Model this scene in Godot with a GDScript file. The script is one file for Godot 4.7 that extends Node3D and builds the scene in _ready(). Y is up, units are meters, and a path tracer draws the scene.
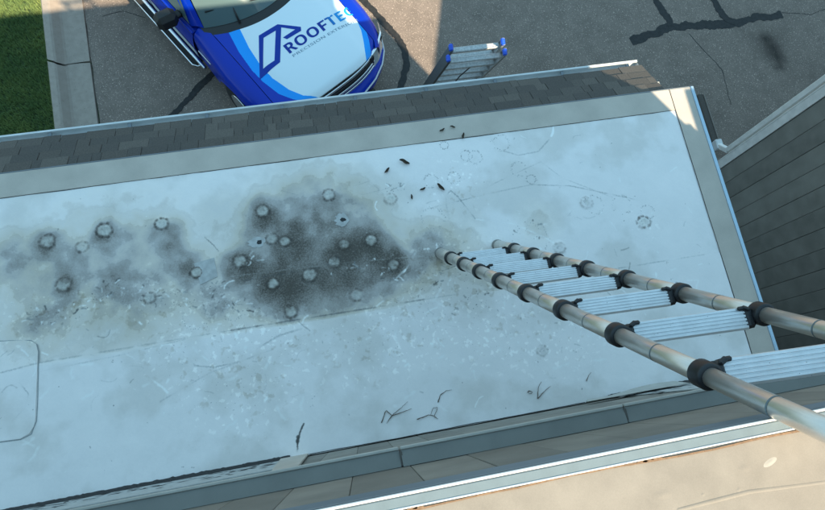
extends Node3D

const ROOF := 4.13      # top of the lower flat roof
const EAVE := 7.03      # top of the upper flat roof
const WALL_Z := 0.175   # face of the upper wall

var rng := RandomNumberGenerator.new()
var taken := {}
var M := {}

# ------------------------------------------------------------------ helpers
func numbered(called: String) -> String:
	if not taken.has(called):
		taken[called] = 0
		return called
	taken[called] += 1
	return "%s_%03d" % [called, taken[called]]

func tag(o: Node, label: String, category: String, group := "") -> Node:
	o.set_meta("label", label)
	o.set_meta("category", category)
	if group != "":
		o.set_meta("group", group)
	return o

func thing(called: String, label: String, category: String, at := Vector3.ZERO, turn := 0.0, group := "") -> Node3D:
	var o := Node3D.new()
	o.name = numbered(called)
	add_child(o)
	o.position = at
	o.rotation.y = turn
	tag(o, label, category, group)
	return o

func obj(called: String, mesh, m: Material, parent: Node = self) -> MeshInstance3D:
	var o := MeshInstance3D.new()
	if mesh is SurfaceTool:
		mesh.generate_normals()
		o.mesh = mesh.commit()
	else:
		o.mesh = mesh
	o.material_override = m
	if parent == self:
		o.name = numbered(called)
		add_child(o)
	else:
		var k := 0
		var n := called
		while parent.has_node(n):
			k += 1
			n = "%s_%03d" % [called, k]
		o.name = n
		parent.add_child(o, true)
	return o

func fast(called: String, k: int, mesh: Mesh, m: Material, parent: Node) -> MeshInstance3D:
	var o := MeshInstance3D.new()
	o.mesh = mesh
	o.material_override = m
	o.name = called if k == 0 else "%s_%03d" % [called, k]
	parent.add_child(o, true)
	return o

func struct(o: Node) -> Node:
	o.set_meta("kind", "structure")
	return o

func mb(smooth := false) -> SurfaceTool:
	var st := SurfaceTool.new()
	st.begin(Mesh.PRIMITIVE_TRIANGLES)
	st.set_smooth_group(0 if smooth else -1)
	return st

func tri(st: SurfaceTool, a: Vector3, b: Vector3, c: Vector3, n: Vector3) -> void:
	if (c - a).cross(b - a).dot(n) < 0.0:
		var t := b
		b = c
		c = t
	st.add_vertex(a)
	st.add_vertex(b)
	st.add_vertex(c)

func quad(st: SurfaceTool, a: Vector3, b: Vector3, c: Vector3, d: Vector3, n: Vector3) -> void:
	tri(st, a, b, c, n)
	tri(st, a, c, d, n)

# chamfered box; x = transform
func bx(st: SurfaceTool, x: Transform3D, size: Vector3, ch := 0.0) -> void:
	var h := size * 0.5
	var e := minf(ch, minf(h.x, minf(h.y, h.z)) * 0.9)
	for ax in 3:
		var b := (ax + 1) % 3
		var c := (ax + 2) % 3
		for s in [-1.0, 1.0]:
			var p := []
			for q in [[-1, -1], [1, -1], [1, 1], [-1, 1]]:
				var v := Vector3.ZERO
				v[ax] = h[ax] * s
				v[b] = (h[b] - e) * q[0]
				v[c] = (h[c] - e) * q[1]
				p.append(x * v)
			var n := Vector3.ZERO
			n[ax] = s
			quad(st, p[0], p[1], p[2], p[3], x.basis * n)
	if e <= 0.0:
		return
	for ax in 3:
		var b := (ax + 1) % 3
		var c := (ax + 2) % 3
		for sb in [-1.0, 1.0]:
			for sc in [-1.0, 1.0]:
				var p := []
				for q in [[-1, 0], [1, 0], [1, 1], [-1, 1]]:
					var v := Vector3.ZERO
					v[ax] = (h[ax] - e) * q[0]
					v[b] = (h[b] if q[1] == 0 else h[b] - e) * sb
					v[c] = (h[c] - e if q[1] == 0 else h[c]) * sc
					p.append(x * v)
				var n := Vector3.ZERO
				n[b] = sb
				n[c] = sc
				quad(st, p[0], p[1], p[2], p[3], x.basis * n)
	for sx in [-1.0, 1.0]:
		for sy in [-1.0, 1.0]:
			for sz in [-1.0, 1.0]:
				tri(st, x * Vector3(h.x * sx, (h.y - e) * sy, (h.z - e) * sz), x * Vector3((h.x - e) * sx, h.y * sy, (h.z - e) * sz), x * Vector3((h.x - e) * sx, (h.y - e) * sy, h.z * sz), x.basis * Vector3(sx, sy, sz))

func at(p: Vector3) -> Transform3D:
	return Transform3D(Basis(), p)

# box between two corners
func b2(st: SurfaceTool, a: Vector3, b: Vector3, ch := 0.0) -> void:
	bx(st, at((a + b) * 0.5), (b - a).abs(), ch)

func frame_for(d: Vector3) -> Basis:
	var up := Vector3.UP if absf(d.y) < 0.9 else Vector3.RIGHT
	var x := up.cross(d).normalized()
	return Basis(x, d.cross(x).normalized(), d)

func tube(st: SurfaceTool, pts: Array, radii: Array, sides := 12, caps := true) -> void:
	var rings := []
	for i in pts.size():
		var d: Vector3 = ((pts[mini(i + 1, pts.size() - 1)] - pts[maxi(i - 1, 0)]) as Vector3).normalized()
		var f := frame_for(d)
		var r := []
		for k in sides:
			var a := TAU * k / sides
			r.append(pts[i] + (f.x * cos(a) + f.y * sin(a)) * radii[i])
		rings.append(r)
	for i in pts.size() - 1:
		for k in sides:
			var k2 := (k + 1) % sides
			var mid: Vector3 = (pts[i] + pts[i + 1]) * 0.5
			var q: Vector3 = (rings[i][k] + rings[i + 1][k2]) * 0.5
			quad(st, rings[i][k], rings[i][k2], rings[i + 1][k2], rings[i + 1][k], q - mid)
	if caps:
		for e in [0, pts.size() - 1]:
			var n: Vector3 = pts[e] - pts[1 if e == 0 else e - 1]
			for k in range(1, sides - 1):
				tri(st, rings[e][0], rings[e][k], rings[e][k + 1], n)

# surface of a function of (i, j); n is roughly its outer side
func grid(st: SurfaceTool, nu: int, nv: int, f: Callable, n: Vector3, uv = null) -> void:
	var p := []
	for j in nv + 1:
		for i in nu + 1:
			p.append(f.call(float(i) / nu, float(j) / nv))
	for j in nv:
		for i in nu:
			var q := [j * (nu + 1) + i, j * (nu + 1) + i + 1, (j + 1) * (nu + 1) + i + 1, (j + 1) * (nu + 1) + i]
			var w: Vector3 = (p[q[2]] - p[q[0]]).cross(p[q[1]] - p[q[0]]) + (p[q[3]] - p[q[0]]).cross(p[q[2]] - p[q[0]])
			var order := [0, 1, 2, 0, 2, 3] if w.dot(n) >= 0.0 else [0, 2, 1, 0, 3, 2]
			for k in order:
				if uv != null:
					st.set_uv(uv.call(p[q[k]]))
				st.add_vertex(p[q[k]])

# flat outline in x/z, extruded from y0 up to y1
func slab(st: SurfaceTool, poly: PackedVector2Array, y0: float, y1: float, uv = null) -> void:
	var idx := Geometry2D.triangulate_polygon(poly)
	for k in range(0, idx.size(), 3):
		for side in [[y1, Vector3.UP], [y0, Vector3.DOWN]]:
			var v := []
			for m in 3:
				var q := poly[idx[k + m]]
				v.append(Vector3(q.x, side[0], q.y))
			if (v[2] - v[0]).cross(v[1] - v[0]).dot(side[1]) < 0.0:
				v = [v[0], v[2], v[1]]
			for m in 3:
				if uv != null:
					st.set_uv(uv.call(v[m]))
				st.add_vertex(v[m])
	var cw := Geometry2D.is_polygon_clockwise(poly)
	for k in poly.size():
		var a := poly[k]
		var b := poly[(k + 1) % poly.size()]
		var t := (b - a).normalized()
		var n := Vector3(t.y, 0, -t.x) * (1.0 if not cw else -1.0)
		if uv != null:
			st.set_uv(uv.call(Vector3(a.x, 0, a.y)))
		quad(st, Vector3(a.x, y0, a.y), Vector3(b.x, y0, b.y), Vector3(b.x, y1, b.y), Vector3(a.x, y1, a.y), n)

func pairs(l: Array) -> Array:
	var o := []
	for k in range(0, l.size(), 2):
		o.append(Vector2(l[k], l[k + 1]))
	return o

# ribbon of uneven width along a line on the ground
func ribbon(st: SurfaceTool, pts: Array, width: float, y: float, sd: int, th := 0.003, rough := 1.0) -> void:
	var r := RandomNumberGenerator.new()
	r.seed = sd
	var fine := []
	for k in pts.size() - 1:
		var steps := maxi(2, int(pts[k].distance_to(pts[k + 1]) / 0.03))
		for i in steps:
			fine.append((pts[k] as Vector2).lerp(pts[k + 1], float(i) / steps))
	fine.append(pts[-1])
	var l := []
	var rr := []
	var wl := width * 0.5
	var wr := width * 0.5
	var drift := 0.0
	for k in fine.size():
		var t: Vector2 = (fine[mini(k + 1, fine.size() - 1)] - fine[maxi(k - 1, 0)]).normalized()
		var n := Vector2(-t.y, t.x)
		wl = lerpf(wl, width * 0.5 * r.randf_range(1.0 - 0.75 * rough, 1.0 + 0.65 * rough), 0.25)
		wr = lerpf(wr, width * 0.5 * r.randf_range(1.0 - 0.75 * rough, 1.0 + 0.65 * rough), 0.25)
		drift = drift * 0.8 + r.randf_range(-0.10, 0.10) * maxf(width, 0.02) * rough
		var c: Vector2 = fine[k] + n * drift
		l.append(c + n * wl)
		rr.append(c - n * wr)
	for k in fine.size() - 1:
		quad(st, Vector3(l[k].x, y, l[k].y), Vector3(l[k + 1].x, y, l[k + 1].y), Vector3(rr[k + 1].x, y, rr[k + 1].y), Vector3(rr[k].x, y, rr[k].y), Vector3.UP)
		for s in [[l, 1.0], [rr, -1.0]]:
			var a: Vector2 = s[0][k]
			var b: Vector2 = s[0][k + 1]
			var t2 := b - a
			quad(st, Vector3(a.x, y, a.y), Vector3(b.x, y, b.y), Vector3(b.x, y - th, b.y), Vector3(a.x, y - th, a.y), Vector3(-t2.y, 0, t2.x) * s[1])

func noise_img(w: int, h: int, freq: float, sd: int, oct := 4, type := FastNoiseLite.TYPE_SIMPLEX_SMOOTH) -> PackedByteArray:
	var n := FastNoiseLite.new()
	n.seed = sd
	n.frequency = freq
	n.noise_type = type
	n.fractal_octaves = oct
	return n.get_image(w, h, false, false, true).get_data()

func seamless(w: int, freq: float, sd: int, oct := 4) -> PackedByteArray:
	var n := FastNoiseLite.new()
	n.seed = sd
	n.frequency = freq
	n.fractal_octaves = oct
	return n.get_seamless_image(w, w, false, false, 0.15, true).get_data()

func tex(im: Image) -> ImageTexture:
	return ImageTexture.create_from_image(im)

func lin(r: float, g: float, b: float) -> Color:
	return Color(r, g, b).linear_to_srgb()

func mat(c: Color, rough := 0.7, metal := 0.0) -> StandardMaterial3D:
	var m := StandardMaterial3D.new()
	m.albedo_color = c
	m.roughness = rough
	m.metallic = metal
	return m

# mottled tile of noise, multiplied onto a material's colour in world space
func mottle(m: StandardMaterial3D, t: Texture2D, metres: float, bump := 0.0, bt: Texture2D = null, world := true) -> StandardMaterial3D:
	m.albedo_texture = t
	m.uv1_triplanar = true
	m.uv1_world_triplanar = world
	m.uv1_scale = Vector3.ONE / metres
	if bump > 0.0:
		m.heightmap_enabled = true
		m.heightmap_texture = bt if bt else t
		m.heightmap_scale = bump
	return m

func tile(w: int, freq: float, sd: int, lo: float, hi: float, fine := 0.0, specks := 0.0) -> ImageTexture:
	var a := seamless(w, freq, sd)
	var d := PackedByteArray()
	d.resize(w * w)
	var r := RandomNumberGenerator.new()
	r.seed = sd
	for i in w * w:
		var v := lerpf(lo, hi, a[i] / 255.0) + r.randf_range(-fine, fine)
		d[i] = int(pow(clampf(v, 0.0, 1.0), 0.4545) * 255.0)
	if specks > 0.0:
		for k in int(w * w * specks):
			var x := r.randi() % w
			var y := r.randi() % w
			var v := r.randf_range(0.55, 1.0) if r.randf() < 0.6 else r.randf_range(0.1, 0.3)
			var s := 1 + int(r.randf() < 0.55) + int(r.randf() < 0.15)
			for yy in s:
				for xx in s:
					var q := ((y + yy) % w) * w + (x + xx) % w
					d[q] = int(lerpf(d[q], pow(v, 0.4545) * 255.0, 0.75))
	return tex(Image.create_from_data(w, w, false, Image.FORMAT_L8, d))

# ------------------------------------------------------------------ main
func _ready() -> void:
	rng.seed = 11
	# camera
	var cam := Camera3D.new()
	cam.name = "camera"
	cam.transform = Transform3D(Basis(Vector3(0.98143, 0.07771, 0.17535), Vector3(0.15021, 0.25709, -0.95464), Vector3(-0.11927, 0.96326, 0.24065)).orthonormalized(), Vector3(0, 8, 0))
	cam.fov = 45.9
	cam.near = 0.05
	cam.far = 1000.0
	add_child(cam)
	cam.current = true
	# sky, exposure
	var sky := ProceduralSkyMaterial.new()
	sky.sky_top_color = lin(0.225, 0.42, 0.565)
	sky.sky_horizon_color = lin(0.50, 0.65, 0.70)
	sky.sky_curve = 0.16
	sky.ground_bottom_color = lin(0.08, 0.08, 0.07)
	sky.ground_horizon_color = lin(0.2, 0.24, 0.26)
	var env := Environment.new()
	env.background_mode = Environment.BG_SKY
	env.sky = Sky.new()
	env.sky.sky_material = sky
	env.tonemap_mode = Environment.TONE_MAPPER_LINEAR
	env.tonemap_exposure = 2.03
	env.sdfgi_enabled = true
	env.ssao_enabled = true
	env.ssil_enabled = true
	var we := WorldEnvironment.new()
	we.name = "world_environment"
	we.environment = env
	add_child(we)
	# sun: over the main house, from behind and from the right
	var sun := DirectionalLight3D.new()
	sun.name = "sun"
	sun.light_energy = 1.5
	sun.light_color = lin(1.0, 0.84, 0.60)
	sun.light_angular_distance = 0.5
	sun.shadow_enabled = true
	add_child(sun)
	sun.look_at_from_position(Vector3.ZERO, Vector3(-0.573, -1.0, -0.940))
	materials()
	ground()
	garage()
	main_house()
	neighbour()
	truck()
	aluminium_ladder()
	telescopic_ladder()
	debris()

func materials() -> void:
	var soft := tile(256, 0.02, 3, 0.78, 1.0, 0.02)
	var grain := tile(256, 0.06, 5, 0.6, 1.0, 0.12)
	var streak := tile(256, 0.012, 8, 0.72, 1.0, 0.03)
	M.soft = soft
	M.grain = grain
	M.asphalt = mottle(mat(lin(0.70, 0.555, 0.465), 0.95), tile(1024, 0.012, 21, 0.27, 0.36, 0.05, 0.035), 4.1, 0.4)
	M.asphalt.vertex_color_use_as_albedo = true
	M.tar = mottle(mat(lin(0.028, 0.027, 0.027), 0.7), tile(256, 0.04, 61, 0.35, 1.0, 0.25, 0.02), 0.8, 0.2)
	M.concrete = mottle(mat(lin(0.39, 0.325, 0.275), 0.9), tile(512, 0.02, 31, 0.8, 1.0, 0.05, 0.004), 1.3, 0.1)
	M.soil = mottle(mat(lin(0.05, 0.085, 0.03), 1.0), grain, 0.9)
	M.grass = mat(Color.WHITE, 0.8)
	M.grass.vertex_color_use_as_albedo = true
	M.white = mottle(mat(lin(0.72, 0.74, 0.74), 0.35), soft, 1.1)
	M.blue_metal = mat(lin(0.42, 0.55, 0.66), 0.25, 0.35)
	M.hanger = mat(lin(0.18, 0.2, 0.22), 0.5, 0.3)
	M.strip = mottle(mat(lin(0.55, 0.485, 0.42), 0.75), tile(512, 0.01, 41, 0.82, 1.0, 0.03), 1.6, 0.04)
	M.plate = mottle(mat(lin(0.54, 0.54, 0.53), 0.7), tile(256, 0.02, 91, 0.7, 1.0, 0.06), 0.3)
	M.plate_clean = mottle(mat(lin(0.64, 0.69, 0.72), 0.7), soft, 0.2)
	M.plate_dull = mottle(mat(lin(0.38, 0.41, 0.42), 0.75), grain, 0.2)
	M.shingle = []
	for c in [[0.120, 0.106, 0.094], [0.102, 0.091, 0.082], [0.142, 0.124, 0.108], [0.112, 0.097, 0.085], [0.096, 0.086, 0.078]]:
		M.shingle.append(mottle(mat(lin(c[0], c[1], c[2]), 0.95), tile(256, 0.09, 50 + M.shingle.size(), 0.6, 1.0, 0.22), 0.35, 0.2))
	M.siding = []
	for k in 4:
		var c := lin(0.27, 0.245, 0.21) * rng.randf_range(0.92, 1.05)
		M.siding.append(mottle(mat(c, 0.7), streak, 0.8 + 0.13 * k, 0.05))
	M.siding_back = mat(lin(0.11, 0.10, 0.09), 0.9)
	M.ledge = mottle(mat(lin(0.20, 0.205, 0.19), 0.55), soft, 0.9)
	M.pale_trim = mottle(mat(lin(0.48, 0.47, 0.43), 0.6), soft, 0.6)
	M.dark_siding = []
	for k in 4:
		var c := lin(0.28, 0.27, 0.24) * rng.randf_range(0.93, 1.05)
		M.dark_siding.append(mottle(mat(c, 0.7), streak, 0.9 + 0.13 * k, 0.05))
	M.grey_trim = mottle(mat(lin(0.86, 0.84, 0.80), 0.55), soft, 0.9)
	M.galv = mottle(mat(lin(0.15, 0.20, 0.225), 0.6, 0.0), tile(256, 0.03, 71, 0.88, 1.0, 0.03), 0.3)
	M.rust = mottle(mat(lin(0.28, 0.17, 0.10), 0.9), grain, 0.2)
	M.tan = mottle(mat(lin(0.285, 0.248, 0.208), 0.85), tile(512, 0.014, 73, 0.80, 1.0, 0.045), 0.6, 0.03)
	M.tan_light = mottle(mat(lin(0.42, 0.38, 0.33), 0.8), soft, 0.3)
	M.mastic = mottle(mat(lin(0.02, 0.022, 0.024), 0.6), grain, 0.12, 0.3)
	M.black_plastic = mat(lin(0.012, 0.013, 0.016), 0.45)
	M.rail = mottle(mat(lin(0.74, 0.70, 0.65), 0.36, 0.8), tile(256, 0.03, 81, 0.82, 1.0, 0.05), 0.25)
	M.rail.uv1_scale = Vector3(22, 1.6, 6)
	M.rung = mottle(mat(lin(0.80, 0.82, 0.84), 0.45, 0.45), tile(512, 0.02, 83, 0.85, 1.0, 0.03, 0.0012), 0.45)
	M.alu = mottle(mat(lin(0.62, 0.63, 0.63), 0.5, 0.25), grain, 0.5)
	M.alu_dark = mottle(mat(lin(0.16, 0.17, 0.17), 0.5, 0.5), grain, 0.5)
	M.blue_cap = mat(lin(0.01, 0.09, 0.62), 0.4)
	M.leaf = mottle(mat(lin(0.085, 0.062, 0.043), 0.8), grain, 0.04)
	M.twig = mat(lin(0.13, 0.105, 0.085), 0.9)

# ------------------------------------------------------------------ ground
func ground() -> void:
	var st := mb()
	quad(st, Vector3(-400, -0.03, -400), Vector3(400, -0.03, -400), Vector3(400, -0.03, 400), Vector3(-400, -0.03, 400), Vector3.UP)
	struct(obj("ground", st, M.soil))
	# asphalt: a fine sheet where the picture looks, coarse beyond
	var xs := [-3.1]
	while xs[-1] < 9.5:
		xs.append(xs[-1] + 0.09)
	xs += [12.0, 20.0, 45.0]
	var zs := [-60.0, -20.0, -10.0, -8.0]
	while zs[-1] < -2.2:
		zs.append(zs[-1] + 0.09)
	zs += [-1.0, 1.0, 6.0]
	var fn := FastNoiseLite.new()
	fn.seed = 4
	fn.frequency = 0.7
	st = mb(true)
	var oil := [Vector3(7.27, -4.66, 0.10), Vector3(7.33, -4.45, 0.13), Vector3(7.35, -4.28, 0.10), Vector3(7.30, -4.12, 0.07), Vector3(7.24, -4.5, 0.3)]
	var shade := func(x: float, z: float) -> Color:
		var v := 1.0 + 0.22 * fn.get_noise_2d(x, z) + 0.08 * fn.get_noise_2d(x * 5.0, z * 5.0)
		for o in oil:
			v *= 1.0 - (0.75 if o.z < 0.2 else 0.35) * exp(-((x - o.x) ** 2 + (z - o.y) ** 2) / (o.z * o.z))
		return Color(v, v, v)
	for j in zs.size() - 1:
		for i in xs.size() - 1:
			# the left edge leans a little with the kerb
			var c := [[i, j], [i + 1, j], [i + 1, j + 1], [i, j], [i + 1, j + 1], [i, j + 1]]
			for q in [0, 1, 2, 3, 4, 5]:
				var x: float = xs[c[q][0]]
				var z: float = zs[c[q][1]]
				if c[q][0] == 0:
					x = -3.16 - 0.07 * (z + 6.6) * -1.0 + 0.02 * sin(z * 9.0) * 0.3
				st.set_color(shade.call(x, z))
				st.add_vertex(Vector3(x, 0.0, z))
	var drive := struct(obj("driveway", st, M.asphalt))
	var lines := [[5.01, -4.88, 5.26, -4.94, 5.69, -5.05, 6.23, -5.04, 6.83, -4.99, 7.29, -5.04, 7.69, -5.07], [5.5, -6.2, 5.60, -5.64, 5.67, -5.35, 5.74, -5.08], [6.50, -6.0, 6.56, -5.53, 6.62, -5.27, 6.73, -5.07, 6.84, -5.0], [-1.25, -5.3, -1.49, -5.05, -1.77, -4.79, -2.2, -4.38], [0.85, -6.3, 1.03, -5.97, 1.23, -5.66, 1.37, -5.40, 1.46, -5.12, 1.39, -4.85, 1.22, -4.50]]
	var wid := [0.15, 0.13, 0.11, 0.10, 0.10]
	for k in lines.size():
		st = mb()
		ribbon(st, pairs(lines[k]), wid[k], 0.004 + 0.0012 * k, 60 + k, 0.005)
		obj("tar_seam", st, M.tar, drive)
	# hairline cracks
	var hair := [[6.0, -4.9, 6.2, -4.5, 6.35, -4.2, 6.3, -3.6], [7.7, -5.1, 8.2, -5.0, 8.9, -5.2], [-2.9, -6.3, -2.6, -6.35, -2.3, -6.2]]
	for k in 3:
		st = mb()
		ribbon(st, pairs(hair[k]), 0.009, 0.003, 90 + k, 0.004, 2.2)
		obj("hairline_crack", st, M.tar, drive)
	# kerb: two stretches that meet in a cracked joint; profile from lawn to asphalt
	var kerb := Node3D.new()
	kerb.name = "kerb"
	add_child(kerb)
	struct(kerb)
	var prof := [Vector2(-0.02, -0.03), Vector2(-0.02, 0.10), Vector2(0.0, 0.12), Vector2(0.075, 0.12), Vector2(0.105, 0.108), Vector2(0.185, 0.03), Vector2(0.215, 0.014), Vector2(0.52, 0.02), Vector2(0.525, -0.03)]
	var jag := [0.0, 0.012, 0.03, 0.05, 0.062, 0.06, 0.05, 0.045, 0.045]
	for s in 2:
		st = mb(false)
		var z0 := -5.60 if s == 1 else -14.0
		var z1 := -2.0 if s == 1 else -5.632
		for k in prof.size() - 1:
			var p := []
			for e in [[k, 0], [k + 1, 0], [k + 1, 1], [k, 1]]:
				var z: float = z0 if e[1] == 0 else z1
				if (s == 1) == (e[1] == 0):
					z += jag[e[0]] * 1.6
				var x: float = -3.69 + prof[e[0]].x + 0.062 * (z + 6.67)
				p.append(Vector3(x, prof[e[0]].y, z))
			var t: Vector2 = prof[k + 1] - prof[k]
			quad(st, p[0], p[1], p[2], p[3], Vector3(-t.y, t.x, 0))
		for e in 2:
			for k in range(1, prof.size() - 1):
				var z: float = z0 if e == 0 else z1
				var v := []
				for q in [0, k, k + 1]:
					var zz: float = z + (jag[q] * 1.6 if (s == 1) == (e == 0) else 0.0)
					v.append(Vector3(-3.69 + prof[q].x + 0.062 * (zz + 6.67), prof[q].y, zz))
				tri(st, v[0], v[1], v[2], Vector3(0, 0, -1 if e == 0 else 1))
		obj("kerb_stone", st, M.concrete, kerb)
	# lawn: blades over soil
	st = mb()
	quad(st, Vector3(-9, 0.06, -14), Vector3(-4.16, 0.06, -14), Vector3(-3.42, 0.06, -2.05), Vector3(-9, 0.06, -2.05), Vector3.UP)
	struct(obj("lawn_soil", st, M.soil))
	st = mb()
	for k in 3:
		var a := TAU * k / 3.0 + 0.4
		var d := Vector3(cos(a), 0, sin(a))
		var o := d * 0.006
		var side := Vector3(-d.z, 0, d.x) * 0.0045
		tri(st, o - side, o + side, o + d * 0.018 + Vector3(0, 0.05, 0), d + Vector3.UP)
	st.generate_normals()
	var blade := st.commit()
	var mm := MultiMesh.new()
	mm.transform_format = MultiMesh.TRANSFORM_3D
	mm.use_colors = true
	mm.mesh = blade
	mm.instance_count = 34000
	var ln := FastNoiseLite.new()
	ln.seed = 12
	ln.frequency = 1.6
	for k in mm.instance_count:
		var z := rng.randf_range(-8.6, -3.9)
		var x := -3.70 + 0.062 * (z + 6.67) - rng.randf() * 2.4
		if rng.randf() < 0.10:
			x = -3.70 + 0.062 * (z + 6.67) + 0.05 * rng.randf() * rng.randf()
		var n := ln.get_noise_2d(x, z)
		var s := rng.randf_range(0.7, 1.3)
		mm.set_instance_transform(k, Transform3D(Basis(Vector3.UP, rng.randf() * TAU).scaled(Vector3(1.2, s, 1.2)), Vector3(x, 0.06, z)))
		var c := Color(0.12, 0.20, 0.065).lerp(Color(0.24, 0.31, 0.095), clampf(0.4 + n + rng.randf_range(-0.3, 0.3), 0, 1))
		mm.set_instance_color(k, c)
	var g := MultiMeshInstance3D.new()
	g.name = "lawn_grass"
	g.multimesh = mm
	g.material_override = M.grass
	tag(g, "short green lawn grass beside the concrete kerb", "grass")
	g.set_meta("kind", "stuff")
	add_child(g)

# ------------------------------------------------------------------ lower roof
const TX0 := -2.9
const TX1 := 2.8
const TZ0 := -1.78
const TZ1 := 0.18

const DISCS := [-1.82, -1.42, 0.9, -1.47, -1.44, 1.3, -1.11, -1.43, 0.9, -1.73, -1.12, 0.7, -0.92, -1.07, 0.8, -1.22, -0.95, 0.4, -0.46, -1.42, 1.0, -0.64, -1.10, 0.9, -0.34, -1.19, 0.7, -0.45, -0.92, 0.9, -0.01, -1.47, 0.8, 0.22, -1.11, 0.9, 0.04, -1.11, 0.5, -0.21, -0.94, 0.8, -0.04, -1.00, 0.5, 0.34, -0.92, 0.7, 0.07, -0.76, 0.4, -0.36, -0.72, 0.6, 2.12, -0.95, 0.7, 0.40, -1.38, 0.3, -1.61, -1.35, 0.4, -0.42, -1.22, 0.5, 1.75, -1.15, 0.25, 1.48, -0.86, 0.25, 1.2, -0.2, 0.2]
const LEVELS := [0.045, 0.12, 0.24, 0.45]

func roof_uv(p: Vector3) -> Vector2:
	return Vector2((p.x - TX0) / (TX1 - TX0), (p.z - TZ0) / (TZ1 - TZ0))

func dab(d: PackedByteArray, w: int, h: int, px: float, py: float, r: float, c: Color, a: float) -> void:
	for y in range(maxi(0, int(py - r)), mini(h - 1, int(py + r + 1)) + 1):
		for x in range(maxi(0, int(px - r)), mini(w - 1, int(px + r + 1)) + 1):
			var q := sqrt((x - px) ** 2 + (y - py) ** 2) / r
			if q < 1.0:
				var k := a * minf(1.0, (1.0 - q) * 2.0)
				var i := (y * w + x) * 3
				d[i] = int(lerpf(d[i], c.r8, k))
				d[i + 1] = int(lerpf(d[i + 1], c.g8, k))
				d[i + 2] = int(lerpf(d[i + 2], c.b8, k))

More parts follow.
